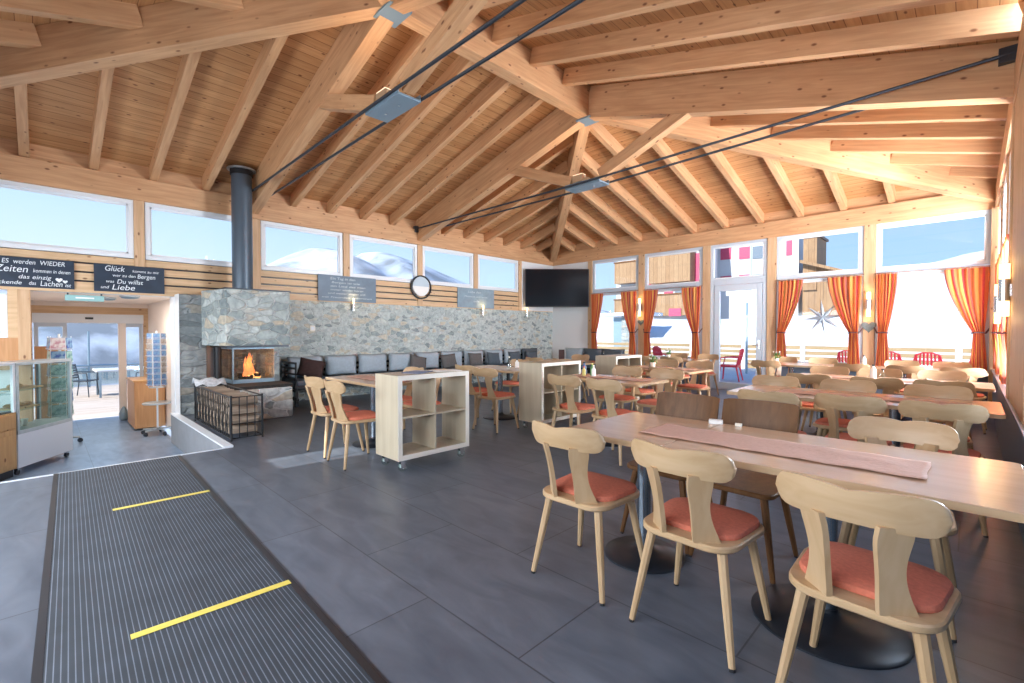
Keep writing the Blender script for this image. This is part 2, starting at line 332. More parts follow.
def prism(bm, pts, fn0, fn1):
    """pts: 2D outline; fn0, fn1 map (u, v) to front/back 3D"""
    A = [bm.verts.new(fn0(*p)) for p in pts]; B = [bm.verts.new(fn1(*p)) for p in pts]
    n = len(pts)
    bm.faces.new(A); bm.faces.new(B[::-1])
    for k in range(n): bm.faces.new([A[(k + 1) % n], A[k], B[k], B[(k + 1) % n]])
    return bm
def rrect(w, d, r, n=4, cx=0, cy=0):
    pts = []
    for sx, sy, a0 in ((1, -1, -90), (1, 1, 0), (-1, 1, 90), (-1, -1, 180)):
        for k in range(n + 1):
            a = math.radians(a0 + 90 * k / n)
            pts.append((cx + sx * (w / 2 - r) + r * math.cos(a), cy + sy * (d / 2 - r) + r * math.sin(a)))
    return pts
def slab(bm, pts, z0, z1, bev=0.0):
    """horizontal plate with an eased edge"""
    n = len(pts); cx = sum(p[0] for p in pts) / n; cy = sum(p[1] for p in pts) / n
    def ring(z, s):
        out = []
        for x, y in pts:
            d = math.hypot(x - cx, y - cy); k = (d - s) / d if d else 1
            out.append(bm.verts.new((cx + (x - cx) * k, cy + (y - cy) * k, z)))
        return out
    R = [ring(z0, bev), ring(z0 + bev, 0), ring(z1 - bev, 0), ring(z1, bev)] if bev else [ring(z0, 0), ring(z1, 0)]
    for A, B in zip(R, R[1:]):
        for k in range(n): bm.faces.new([A[k], A[(k + 1) % n], B[(k + 1) % n], B[k]])
    bm.faces.new(R[0][::-1]); bm.faces.new(R[-1])
    return bm
def mesh_of(bm, smooth=False, name='m'):
    bmesh.ops.recalc_face_normals(bm, faces=bm.faces)
    me = bpy.data.meshes.new(name); bm.to_mesh(me); bm.free()
    if smooth:
        for p in me.polygons: p.use_smooth = True
    return me
def obj(name, bm, mat, parent=None, smooth=False, bevel=0, mw=None):
    me = mesh_of(bm, smooth, name) if isinstance(bm, bmesh.types.BMesh) else bm
    if mat is not None:
        me.materials.clear(); me.materials.append(MATS[mat])
    o = bpy.data.objects.new(name, me); C.objects.link(o)
    if parent: o.parent = parent
    if mw is not None: o.matrix_local = mw
    if bevel:
        b = o.modifiers.new('bevel', 'BEVEL'); b.width = bevel; b.segments = 2; b.limit_method = 'ANGLE'; b.angle_limit = math.radians(40)
    if smooth == 'auto':
        for p in me.polygons: p.use_smooth = True
        e = o.modifiers.new('edges', 'EDGE_SPLIT'); e.split_angle = math.radians(38)
    return o
def tag(o, label, cat, group=None, kind=None):
    o['label'] = label; o['category'] = cat
    if group: o['group'] = group
    if kind: o['kind'] = kind
    return o
def thing(name, label, cat, loc=(0, 0, 0), rz=0, group=None):
    o = bpy.data.objects.new(name, None); C.objects.link(o); o.empty_display_size = .1
    o.location = loc; o.rotation_euler = (0, 0, rz); return tag(o, label, cat, group)
def struct(name, bm, mat, parent=None, **k):
    o = obj(name, bm, mat, parent, **k)
    if parent is None: o['kind'] = 'structure'
    return o
def dup(root, loc, rz, label, group=None):
    r = root.copy(); C.objects.link(r); r.location = loc; r.rotation_euler = (0, 0, rz); r['label'] = label
    if group: r['group'] = group
    elif 'group' in r: del r['group']
    for ch in list(root.children):
        c = ch.copy(); C.objects.link(c); c.parent = r
        for g in ch.children:
            d = g.copy(); C.objects.link(d); d.parent = c
    return r
def beam(name, p0, p1, w, h, mat, parent, off=0.0, ext0=0.0, ext1=0.0):
    """timber whose soffit centre line runs p0 -> p1; grain along local X"""
    p0, p1 = Vector(p0), Vector(p1); d = (p1 - p0); L = d.length; x = d.normalized()
    y = Vector((0, 0, 1)).cross(x).normalized(); z = x.cross(y).normalized()
    M = Matrix((x, y, z)).transposed().to_4x4(); M.translation = p0
    bm = bx(-ext0, L + ext1, -w / 2, w / 2, off, off + h)
    return obj(name, bm, mat, parent, mw=M, bevel=.004)
# ================================================================= the room
RX, YN1, YN2, YD = 9.26, -4.74, -8.22, -12.96     # width, truss lines, rear wall
XC = RX / 2
LOW = -0.45                                        # level of the entrance floor
def S(d): return 3.355 + 0.28 * d                  # soffit height of the main timbers at distance d from the side walls
fl = struct('floor', boxes((0, RX, -9.35, 0, -.12, 0), (3.1, RX, YD, -9.35, -.12, 0)), 'slate_floor')
struct('floor', boxes((-3.62, 3.1, YD, -9.35, LOW - .1, LOW)), 'entry_floor')
struct('trim_1', boxes((3.087, 3.115, -11.9, -9.352, -.12, .006)), 'ledge_stone')
st = struct('trim_2', boxes((2.78, 3.085, YD, -9.36, LOW, -.15), (2.48, 2.78, YD, -9.36, LOW, -.30)), 'slate_floor')
# retaining wall beside the steps
w_ = struct('wall_ramp', boxes((0.02, 3.085, -9.43, -9.352, LOW, -.0005)), 'grey_plaster')
struct('trim_3', boxes((0.02, 3.085, -9.44, -9.345, .001, .02)), 'ledge_stone')
# ---- wall on the left with the stone cladding and clerestory
ZT, ZB, ZS = 3.284, 2.408, 1.893
wl = struct('wall_left', boxes((-.30, -.06, -9.25, 0, LOW, ZB), (-.30, -.06, -10.95, -9.25, 1.86, ZB), (-.30, -.06, YD, -10.95, LOW, 1.2), (-.30, -.06, YD, -11.75, 1.2, 1.86),
                               (-.30, -.06, YD, -10.95, 1.86, ZB), (-.30, -.06, YD, 0, 3.55, 3.95)), 'white_plaster')
obj('stone_cladding', boxes((-.06, 0.0, -8.6, -.001, 0, ZS)), 'stone_rubble', wl)
obj('capping_board', boxes((-.06, .012, -8.0, 0, ZS, ZS + .02)), 'siding', wl)
def siding(y0, y1, z0=ZS, z1=ZB, parent=wl):
    bm = bmesh.new(); n = 4; h = (z1 - z0) / n
    for k in range(n):
        box(bm, -.06, .0 if k else .004, y0, y1, z0 + k * h + .016, z0 + (k + 1) * h - .010)
    obj('gap_shade_backing', boxes((-.06, -.045, y0, y1, z0, z1)), 'black_plastic', parent)  # black sheet stands in for the shade in the board gaps
    return obj('plank_siding', bm, 'siding', parent, bevel=.004)
posts_y = [-9.787, -8.16, -6.50, -4.74, -3.06]
edges = [-12.9, -11.4] + posts_y + [-1.40]
for a, b in zip(edges, edges[1:]): siding(a + .065, b - .065)
obj('lintel_board', boxes((-.06, .012, -12.9, -8.3, 1.862, 1.925)), 'siding', wl)
obj('plank_siding', boxes((-.06, .0, YD, -11.07, .8, 1.22)), 'orange_board', wl)
for y in posts_y + [-11.4]:
    z0 = ZS
    obj('post', boxes((-.12, .02, y - .065, y + .065, z0, ZT)), 'post_pine', wl, bevel=.004)
obj('post', boxes((-.12, .02, -11.07, -10.95, LOW, 1.865)), 'post_pine', wl, bevel=.004)
obj('post', boxes((-.30, -.13, -11.03, -10.95, LOW, 1.865)), 'post_pine', wl, bevel=.004)
obj('post', boxes((-.12, .02, -1.49, -1.37, ZS, ZT)), 'post_pine', wl, bevel=.004)
M_ = Matrix(((0, -1, 0, 0), (1, 0, 0, 0), (0, 0, 1, 0), (0, 0, 0, 1)))
def ybeam(name, x0, x1, y0, y1, z0, z1, parent, mat='beam_pine'):
    M = Matrix.Translation(((x0 + x1) / 2, y0, z0)) @ Matrix.Rotation(math.pi / 2, 4, 'Z')
    w = (x1 - x0) / 2
    return obj(name, bx(0, y1 - y0, -w, w, 0, z1 - z0), mat, parent, mw=M, bevel=.005)
ybeam('wall_plate', -.14, .04, YD, 0, ZT, 3.62, wl)
ybeam('blocking_board', -.10, -.04, YD, 0, 3.62, 3.95, wl)
obj('corner_panel', boxes((-.06, .006, -1.375, 0, ZS, ZT)), 'white_plaster', wl)
nwin = [0]
def window(rect, axis, c, parent_mat='grey_frame', fw=.065, glass=True, name=None, rails=()):
    """rect=(a0, a1, z0, z1); axis 'x': plane x=c (a is y), axis 'y': plane y=c (a is x)"""
    nwin[0] += 1
    a0, a1, z0, z1 = rect
    def B(bm, p0, p1, q0, q1, t0, t1):
        if axis == 'x': box(bm, c + t0, c + t1, p0, p1, q0, q1)
        else: box(bm, p0, p1, c + t0, c + t1, q0, q1)
    bm = bmesh.new()
    for r in ((a0, a1, z0, z0 + fw), (a0, a1, z1 - fw, z1), (a0, a0 + fw, z0 + fw, z1 - fw), (a1 - fw, a1, z0 + fw, z1 - fw)): B(bm, *r, -.04, .03)
    for z in rails: B(bm, a0 + fw, a1 - fw, z - .04, z + .04, -.04, .04)
    w = struct(name or 'window_%d' % nwin[0], bm, parent_mat, bevel=.006)
    bm = bmesh.new()
    for r in ((a0 + fw, a1 - fw, z0 + fw, z0 + fw + .025), (a0 + fw, a1 - fw, z1 - fw - .03, z1 - fw), (a0 + fw, a0 + fw + .02, z0 + fw, z1 - fw), (a1 - fw - .02, a1 - fw, z0 + fw, z1 - fw)): B(bm, *r, -.03, .008)
    obj('window_frame', bm, 'white_frame', w)
    g = bmesh.new(); B(g, a0 + fw + .015, a1 - fw - .015, z0 + fw + .01, z1 - fw - .01, -.012, -.006); obj('glass_pane', g, 'glass', w)
    return w
wy = [(-11.335, -9.85), (-9.715, -8.235), (-8.085, -6.575), (-6.425, -4.81), (-4.67, -3.13), (-2.99, -1.495)]
for a, b in wy: window((a, b, ZB, ZT), 'x', -.03, 'white_frame')
window((-11.80, -11.16, 1.22, 1.80), 'x', -.05, 'white_frame')
obj('plank_siding', boxes((-.06, .0, -11.16, -11.07, 1.22, 1.86)), 'siding', wl)
# ---- far wall with big windows, curtains and glass door
wb = struct('wall_back', boxes((0, 1.30, .06, .30, -.1, 3.95), (1.30, 4.64, .06, .30, -.1, .60), (5.96, RX, .06, .30, -.1, .60), (1.3, RX, .06, .30, 3.55, 3.95)), 'white_plaster')
obj('corner_panel', boxes((.0, 1.285, -.004, .06, 0, ZT)), 'white_plaster', wb)
px = [(1.30, 1.44), (2.875, 3.04), (4.53, 4.70), (5.90, 6.07), (7.545, 7.72), (9.215, RX)]
for a, b in px: obj('post', boxes((a, b, -.03, .12, 0, ZT)), 'post_pine', wb, bevel=.004)
beam('wall_plate', (0, .05, ZT), (RX, .05, ZT), .18, .336, 'beam_pine', wb)
beam('blocking_board', (0, .07, 3.62), (RX, .07, 3.62), .06, .33, 'beam_pine', wb)
ZR = 2.372
for a, b in ((1.445, 2.87), (3.045, 4.525), (6.075, 7.54), (7.725, 9.21)):
    window((a, b, ZR + .03, ZT), 'y', .03, 'grey_frame')
    window((a, b, .62, ZR + .02), 'y', .03, 'grey_frame')
    obj('window_sill', boxes((a, b, -.10, .03, .58, .62)), 'sill_grey', wb, bevel=.006)
    obj('sill_panel', boxes((a, b, -.02, .06, 0, .58)), 'panel_blue', wb)
window((4.705, 5.895, 2.44, ZT), 'y', .03, 'grey_frame')
d1 = struct('door_1', boxes((4.705, 4.79, -.01, .07, 0, 2.44), (5.81, 5.895, -.01, .07, 0, 2.44), (4.79, 5.81, -.01, .07, 2.36, 2.44), (4.705, 5.895, -.01, .07, 0, .03)), 'grey_frame', bevel=.006)
obj('door_leaf', boxes((4.80, 4.92, -.02, .05, .03, 2.35), (5.69, 5.80, -.02, .05, .03, 2.35), (4.92, 5.69, -.02, .05, 2.22, 2.35), (4.92, 5.69, -.02, .05, .03, .17)), 'grey_frame', d1, bevel=.005)
obj('glass_pane', boxes((4.92, 5.69, .01, .016, .17, 2.22)), 'glass', d1)
hb = tube(bmesh.new(), [(5.75, -.02, 1.02), (5.75, -.07, 1.02), (5.64, -.075, 1.02)], .010, 8); box(hb, 5.735, 5.765, -.03, -.018, .93, 1.12)
obj('door_handle', hb, 'chrome', d1)
# ---- right-hand wall, almost edge-on
wr = struct('wall_right', boxes((RX + .06, RX + .30, YD, .06, -.1, .62), (RX + .06, RX + .30, YD, .06, 3.55, 3.95)), 'white_plaster')
ybeam('wall_plate', RX - .02, RX + .16, YD, 0, ZT, 3.62, wr)
ybeam('blocking_board', RX + .06, RX + .12, YD, 0, 3.62, 3.95, wr)
rp = [-1.45, -3.06, -6.50, -8.20, -9.8, -11.4]
for y in rp: obj('post', boxes((RX + .005, RX + .14, y - .07, y + .07, 0, ZT)), 'post_pine', wr, bevel=.004)
obj('post', boxes((RX - .025, RX + .14, -4.74 - .09, -4.74 + .09, .70, ZT)), 'post_pine', wr, bevel=.004)
obj('timber_panel', boxes((RX - .012, RX + .05, -6.42, -4.84, .70, ZT)), 'post_pine', wr, bevel=.004)
obj('post', boxes((RX - .06, RX + .14, -.14, -.03, 0, ZT)), 'post_pine', wr, bevel=.004)
pe = [-.14, -1.45, -3.06, -4.74, -6.50, -8.20, -9.8, -11.4, -12.9]
for a, b in zip(pe, pe[1:]):
    window((b + .075, a - .075, .72, ZR), 'x', RX + .06, 'white_frame'); window((b + .075, a - .075, ZR, ZT), 'x', RX + .06, 'white_frame')
obj('window_sill', boxes((RX - .03, RX + .05, YD, -.03, .675, .70)), 'sill_grey', wr, bevel=.005)
obj('sill_panel', boxes((RX - .01, RX + .06, YD, -.03, 0, .675)), 'panel_blue', wr)
# ---- rear wall, behind the camera
wf = struct('wall_front', boxes((-.3, RX + .3, YD - .25, YD, LOW - .1, 2.42), (-.3, 3.62, YD - .25, YD, 2.42, 3.25), (4.18, RX + .3, YD - .25, YD, 2.42, 3.25), (-.3, RX + .3, YD - .25, YD, 3.25, 3.95)), 'white_plaster')
window((3.62, 4.18, 2.42, 3.25), 'y', YD - .05, 'white_frame', fw=.04)
# ================================================================= roof
OV = .85
def deckz(d): return 3.845 + .28 * d
def slope(name, pts, mat):
    bm = bmesh.new(); A = [bm.verts.new(p) for p in pts]; B = [bm.verts.new((p[0], p[1], p[2] + .14)) for p in pts]
    n = len(pts); bm.faces.new(A); bm.faces.new(B[::-1])
    for k in range(n): bm.faces.new([A[k], A[(k + 1) % n], B[(k + 1) % n], B[k]])
    return bm
zo = deckz(-OV); zr = deckz(XC)
c1, c2, c3, c4 = (-OV, OV, zo), (RX + OV, OV, zo), (RX + OV, YD - OV, zo), (-OV, YD - OV, zo)
r1, r2 = (XC, YN1, zr), (XC, YN2, zr)
ce = struct('ceiling', slope('s', [c1, r1, r2, c4], ''), 'deck_y')
obj('roof_boarding', slope('s', [c2, c3, r2, r1], ''), 'deck_y', ce)
obj('roof_boarding', slope('s', [c1, c2, r1], ''), 'deck_x', ce)
obj('roof_boarding', slope('s', [c4, r2, c3], ''), 'deck_x', ce)
K = .28
for y in (YN1, YN2):
    beam('principal_rafter', (-.05, y, S(-.05)), (XC, y, S(XC)), .17, .47, 'beam_pine', ce)
    beam('principal_rafter', (RX + .05, y, S(-.05)), (XC, y, S(XC)), .17, .47, 'beam_pine', ce)
ybeam('ridge_beam', XC - .09, XC + .09, YN2, YN1, S(XC), S(XC) + .46, ce)
hz = .02
for (cx, cy, yn) in ((0, 0, YN1), (RX, 0, YN1), (0, YD, YN2), (RX, YD, YN2)):
    beam('hip_rafter', (cx, cy, S(0) + hz), (XC, yn, S(XC) + hz), .17, .44, 'beam_pine', ce, ext0=.1)
SR, SH = .27, .215
def jack(x0, y0, x1, y1, d0, d1): beam('jack_rafter', (x0, y0, S(d0) + SR), (x1, y1, S(d1) + SR), .10, SH, 'beam_pine', ce)
ys = [YN1 - (YN1 - YN2) / 5 * k for k in range(1, 5)]
for y in ys:
    jack(-.06, y, XC - .08, y, -.06, XC - .08); jack(RX + .06, y, XC + .08, y, -.06, XC - .08)
for k in range(1, 7):
    y = YN1 + .684 * k; xe = XC * (-y / -YN1) - .06
    if xe > .15: jack(-.06, y, xe, y, -.06, xe); jack(RX + .06, y, RX - xe, y, -.06, xe)
    y = YN2 - .69 * k; xe = XC * ((y - YD) / (YN2 - YD)) - .06
    if xe > .15: jack(-.06, y, xe, y, -.06, xe); jack(RX + .06, y, RX - xe, y, -.06, xe)
for x in (.75, 1.45, 2.17, 2.89, 3.60, 4.31, 5.03, 5.76, 6.50, 7.22, 7.94, 8.66):
    q = min(x, RX - x) / XC; ye = -q * 4.74 + .07
    jack(x, .06, x, ye, -.06, -ye * XC / 4.74)
    jack(x, YD - .06, x, YD - ye, -.06, -ye * XC / 4.74)
# truss ties: struts, plates, rods
for y in (YN1, YN2):
    dz = .06 if y == YN2 else 0
    for s in (-1, 1):
        beam('strut', (XC + s * .30, y, 3.64 + dz), (XC + s * 1.80, y, 4.24), .14, .17, 'beam_pine', ce)
    pb = boxes((XC - .33, XC + .33, y - .135, y + .135, 3.585 + dz, 3.61 + dz), (XC - .33, XC + .33, y - .135, y - .12, 3.61 + dz, 3.66 + dz), (XC - .33, XC + .33, y + .12, y + .135, 3.61 + dz, 3.66 + dz))
    pl = obj('tension_plate', pb, 'steel_blue', ce, bevel=.004)
    bm = bmesh.new()
    for sx in (-.13, .13): lathe(bm, [(.012, .004), (.012, .012), (.008, .0155)], 8, (XC + sx, y, 3.57 + dz))
    obj('bolt', bm, 'chrome', pl)
    for s in (-1, 1):
        yy = y + s * .15
        bm = tube(bmesh.new(), [(.02, yy, 3.62), (XC, yy, 3.625 + dz), (RX - .02, yy, 3.72)], .017, 8)
        obj('tie_rod', bm, 'steel_dark', ce)
    zA = 3.655
    for x0, x1 in ((-.02, .08), (RX - .12, RX + .02)):
        bb = boxes((x0, x1, y - .165, y - .088, zA, zA + .13), (x0, x1, y + .088, y + .165, zA, zA + .13)) if x0 > 1 else boxes((x0, x1, y - .165, y + .165, 3.55, 3.69))
        obj('rod_anchor', bb, 'steel_dark', ce, bevel=.004)
    q_ = .13 if y == YN1 else .17
    bm = slab(bmesh.new(), [(XC + a, y + b) for a, b in ((-q_, -.12), (q_, -.12), (q_, .14), (-q_, .14))], S(XC) - .026, S(XC) - .004)
    obj('ridge_plate', bm, 'steel_blue', ce)
bm = bmesh.new()
lathe(bm, [(.21, 0), (.21, .02), (.16, .03)], 24, (.50, -8.52, deckz(.5) - .06)); obj('flue_collar', bm, 'galvanised', ce)
# ================================================================= entrance vestibule
VX = -3.52
ve = struct('wall_entrance', boxes((VX - .1, -.30, -9.25, -9.15, LOW, 1.9), (VX - .1, VX + .05, -11.05, -9.25, 1.66, 1.9), (VX - .1, -.30, -11.15, -11.05, LOW, 1.9)), 'warm_plaster')
struct('ceiling', boxes((VX - .1, -.30, -11.15, -9.15, 1.88, 2.0)), 'warm_plaster')
struct('trim_4', boxes((VX, VX + .06, -11.05, -9.25, 1.66, 1.80), (VX, VX + .06, -9.33, -9.25, LOW, 1.66), (VX, VX + .06, -11.05, -10.97, LOW, 1.66)), 'siding')
struct('trim_5', boxes((-.30, .005, -9.37, -9.352, LOW, 1.86), (0.005, .30, -9.36, -9.352, LOW, 1.89)), 'white_frame')
d2 = struct('door_2', boxes((VX - .02, VX + .10, -10.97, -9.33, 1.475, 1.655)), 'white_frame', bevel=.006)
obj('door_sensor', boxes((VX + .10, VX + .125, -10.24, -10.12, 1.55, 1.59)), 'black_plastic', d2, bevel=.004)
for a, b, m in ((-10.95, -10.50, 'grey_frame'), (-10.46, -9.70, 'grey_frame'), (-9.72, -9.34, 'grey_frame')):
    if b == -9.70: continue
    lf = obj('door_leaf', boxes((VX, VX + .05, a, a + .06, LOW, 1.475), (VX, VX + .05, b - .06, b, LOW, 1.475), (VX, VX + .05, a + .06, b - .06, 1.40, 1.475), (VX, VX + .05, a + .06, b - .06, LOW, LOW + .09)), m, d2)
    obj('glass_pane', boxes((VX + .02, VX + .026, a + .06, b - .06, LOW + .09, 1.40)), 'glass', lf)
obj('door_post', boxes((VX + .0, VX + .11, -9.74, -9.62, LOW, 1.475)), 'warm_plaster', d2)
obj('side_panel', boxes((VX + .052, VX + .07, -10.95, -10.50, LOW, 1.03)), 'orange_board', d2)
def reroot(t, loc):
    v = Vector(loc)
    for c in t.children: c.location = c.location - v
    t.location = v
# ================================================================= fireplace
fp = thing('fireplace', 'stone fireplace with lit flames behind glass and a tall dark flue', 'fireplace', (0, 0, 0))
obj('plinth', boxes((.001, 1.56, -8.86, -8.13, .001, .455), (.28, 1.56, -8.95, -8.86, .001, .455)), 'stone_pale', fp, bevel=.02)
obj('hearth_slab', boxes((.001, 1.50, -8.93, -8.10, .456, .50)), 'char', fp, bevel=.008)
obj('side_pier', boxes((.001, .28, -9.349, -8.991, .001, 1.89)), 'stone_coursed', fp, bevel=.01)
bm = bmesh.new()
prism(bm, [(.001, -8.99), (.281, -8.99), (.281, -9.06), (.98, -8.89), (1.0, -7.96), (.001, -7.96)], lambda x, y: (x, y, 1.085), lambda x, y: (x, y, 1.955))
obj('stone_hood', bm, 'stone_wall', fp, bevel=.012)
obj('hood_cap', boxes((.001, 1.012, -8.91, -7.95, 1.956, 1.972)), 'steel_dark', fp)
obj('hood_lintel', boxes((.02, .985, -8.885, -7.98, 1.055, 1.083)), 'steel_dark', fp)
obj('firebox_back', boxes((.001, .05, -8.80, -8.14, .501, 1.054), (.05, .96, -8.20, -8.12, .501, 1.054)), 'stone_coursed', fp)
ff = obj('firebox_frame', boxes((.05, .97, -8.80, -8.20, .501, .535), (.93, .96, -8.80, -8.20, .535, .56), (.05, .96, -8.80, -8.775, .535, .56), (.05, .96, -8.80, -8.20, 1.03, 1.054), (.952, .968, -8.80, -8.784, .53, 1.054)), 'steel_blue', fp)
obj('glass_front', boxes((.945, .951, -8.79, -8.21, .56, 1.03)), 'fire_glass', ff)
obj('glass_side', boxes((.05, .945, -8.795, -8.789, .56, 1.03)), 'fire_glass', ff)
obj('hood_post', tube(bmesh.new(), [(.30, -8.84, .50), (.30, -8.84, 1.056)], .05, 16), 'black_metal', fp, smooth='auto')
def flame(n, h, c, mat, par, nm):
    bm = bmesh.new(); rr = random.Random(n)
    for k in range(n):
        a = rr.uniform(0, 6.28); r = rr.uniform(0, .12); x, y = c[0] + r * math.cos(a), c[1] + r * math.sin(a); hh = h * (1 - r * 4.5) * rr.uniform(.75, 1.05)
        P = [(x + .02 * math.sin(t * 5 + k), y + .02 * math.cos(t * 4 + k), c[2] + hh * t) for t in (0, .15, .35, .6, .8, 1)]
        tube(bm, P, [.022, .036, .030, .018, .009, .001], 7)
    o = obj(nm, bm, mat, par, smooth=True)
    return o
fo = flame(9, .46, (.72, -8.50, .56), 'flame', fp, 'flame'); fo['label'] = 'orange flames'
flame(8, .22, (.72, -8.50, .56), 'flame_core', fo, 'flame_core')
bm = bmesh.new()
for k, (a, y) in enumerate(((.2, -8.56), (-.3, -8.46), (.9, -8.5))):
    d = Vector((math.cos(a), math.sin(a), 0)) * .17; c = Vector((.70, y, .565 + .02 * k)); tube(bm, [c - d, c + d], .028, 8)
obj('burning_logs', bm, 'char', fp)
fl_ = obj('flue_pipe', tube(bmesh.new(), [(.50, -8.52, 1.972), (.50, -8.52, 3.93)], .15, 32), 'flue_paint', fp, smooth='auto')
obj('flue_band', tube(bmesh.new(), [(.50, -8.52, 3.84), (.50, -8.52, 3.95)], .165, 32), 'black_metal', fl_, smooth='auto')
d = bpy.data.lights.new('firelight', 'POINT'); d.energy = 9; d.color = (1, .45, .15); d.shadow_soft_size = .1
o = bpy.data.objects.new('firelight', d); C.objects.link(o); o.location = (.72, -8.50, .80)
# firewood basket
bk = thing('firewood_basket', 'black wrought metal basket of split firewood beside the steps, in front of the fireplace', 'basket', (0, 0, 0))
X0, X1, Y0, Y1, H = .95, 2.78, -9.285, -8.945, .52
bm = bmesh.new()
for z in (.03, H):
    tube(bm, [(X0, Y0, z), (X1, Y0, z), (X1, Y1, z), (X0, Y1, z), (X0, Y0, z)], .009, 6)
for x in (X0, X1):
    for y in (Y0, Y1): tube(bm, [(x, y, .001), (x, y, H + .02)], .012, 6)
obj('frame', bm, 'black_metal', bk)
for k in range(22):
    x = X0 + (X1 - X0) * (k + .5) / 22
    P = [(x, Y0 - .004, .03), (x + (.02 if k % 2 else -.02), Y0 - .012, .20), (x, Y0 - .004, .34), (x, Y0, H)]
    obj('bar', tube(bmesh.new(), P, .006, 6), 'black_metal', bk)
for k in range(3):
    y = Y0 + (Y1 - Y0) * (k + 1) / 4; obj('bar', tube(bmesh.new(), [(X1 + .004, y, .03), (X1 + .004, y, H)], .006, 6), 'black_metal', bk)
obj('bar', tube(bmesh.new(), [(X1 + .004, Y0, .20), (X1 + .004, Y1, .20)], .006, 6), 'black_metal', bk)
rr = random.Random(3)
ORD = ['first', 'second', 'third', 'fourth', 'fifth', 'sixth', 'seventh', 'eighth', 'ninth', 'tenth', 'eleventh', 'twelfth', 'thirteenth', 'fourteenth', 'fifteenth']
def log_mesh(L, r, seed):
    q = random.Random(seed); bm = bmesh.new()
    n = 7; out = [(r * q.uniform(.7, 1.1) * math.cos(6.28 * k / n), r * q.uniform(.65, 1.05) * math.sin(6.28 * k / n)) for k in range(n)]
    prism(bm, out, lambda a, b: (a, -L / 2, b), lambda a, b: (a * 1.03, L / 2, b * .97)); return bm
meshes = [mesh_of(log_mesh(.30, .058, s)) for s in range(6)]
for me in meshes: me.materials.append(MATS['log_end'])
row = 0
for iz in range(4):
    for ix in range(15):
        x = X0 + .075 + ix * .122 + (.03 if iz % 2 else 0); z = .095 + iz * .118
        if x > X1 - .05: continue
        g = bpy.data.objects.new('firewood_log', rr.choice(meshes)); C.objects.link(g)
        g.location = (x, (Y0 + Y1) / 2, z); g.rotation_euler = (0, rr.uniform(0, 6), rr.uniform(-.04, .04))
        tag(g, 'firewood log in the %s row of the black basket, %s from its far end' % (('bottom', 'second', 'third', 'top')[iz], ORD[ix]), 'log', 'firewood logs in the black basket')
bm = bmesh.new()
V = [[bm.verts.new((0.86 + .30 * i / 6 + .02 * j, -9.31 + .36 * j / 5, .53 + .09 * math.exp(-((i - 2.5) ** 2) / 3) + .025 * math.sin(j * 2 + i))) for j in range(6)] for i in range(7)]
for i in range(6):
    for j in range(5): bm.faces.new([V[i][j], V[i + 1][j], V[i + 1][j + 1], V[i][j + 1]])
np_ = obj('newspaper', bm, 'newsprint', smooth=True); sm = np_.modifiers.new('thick', 'SOLIDIFY'); sm.thickness = .006
tag(np_, 'crumpled sheet of newspaper lying on the far end of the firewood basket', 'newspaper')
reroot(fp, (.5, -8.5, 0)); reroot(bk, (1.87, -9.12, 0))
# ================================================================= sofas
def sofa(name, label, L):
    t = thing(name, label, 'sofa')
    # local: back along x = 0, length along +y, seat towards +x
    bm = boxes((.62, .66, .0, .06, .0, .40), (.62, .66, L - .06, L, 0, .40), (.03, .07, 0, .06, 0, .72), (.03, .07, L - .06, L, 0, .72), (.03, .72, 0, .05, .10, .14), (.03, .72, L - .05, L, .10, .14), (.66, .72, 0, L, .30, .36), (.03, .66, 0, .05, .30, .36), (.03, .66, L - .05, L, .30, .36), (.03, .07, 0, L, .30, .36))
    n = max(2, int(L / 1.6))
    for k in range(1, n): box(bm, .62, .68, L * k / n - .03, L * k / n + .03, 0, .30)
    obj('frame', bm, 'black_metal', t, bevel=.005)
    bm = bmesh.new()
    for z in (.45, .55, .65): box(bm, .03, .06, 0, L, z, z + .05)
    obj('back_slats', bm, 'black_metal', t)
    n = max(1, round(L / 1.25))
    for k in range(n): obj('seat_cushion', boxes((.08, .74, L * k / n + .01, L * (k + 1) / n - .01, .362, .45)), 'seat_upholstery', t, bevel=.02)
    return t
s1 = sofa('sofa', 'long black-framed bench sofa running along the stone wall', 6.95); s1.location = (.03, -7.78, 0)
s2 = sofa('sofa', 'bench sofa under the television along the white corner wall', 2.05); s2.rotation_euler = (0, 0, -math.pi / 2); s2.location = (.78, -.03, 0)
bm = bmesh.new()
for z in (.14, .26, .45, .55, .65, .74): box(bm, .06, .72, -.012, .012, z, z + .035)
box(bm, .69, .72, -.012, .012, .30, .775)
obj('armrest', bm, 'black_metal', s1, bevel=.003)
def cushion_mesh(w, h, t, seed=0):
    q = random.Random(seed); bm = bmesh.new(); nx, ny = 8, 8; G = {}
    for s in (1, -1):
        for i in range(nx + 1):
            for j in range(ny + 1):
                u, v = i / nx * 2 - 1, j / ny * 2 - 1
                if s < 0 and (i in (0, nx) or j in (0, ny)): G[s, i, j] = G[1, i, j]; continue
                bul = max(0, (1 - u ** 4) * (1 - v ** 4)) ** .6
                px_, pz_ = u * w / 2 * (1 - .06 * (1 - abs(v)) * abs(u) ** 3), v * h / 2 * (1 - .06 * (1 - abs(u)) * abs(v) ** 3)
                G[s, i, j] = bm.verts.new((px_, s * t / 2 * bul + q.uniform(-.004, .004), pz_ + h / 2))
        for i in range(nx):
            for j in range(ny):
                f = [G[s, i, j], G[s, i + 1, j], G[s, i + 1, j + 1], G[s, i, j + 1]]
                bm.faces.new(f if s > 0 else f[::-1])
    return bm
cm_big = mesh_of(cushion_mesh(.66, .40, .17, 1), True); cm_sm = mesh_of(cushion_mesh(.44, .34, .13, 2), True)
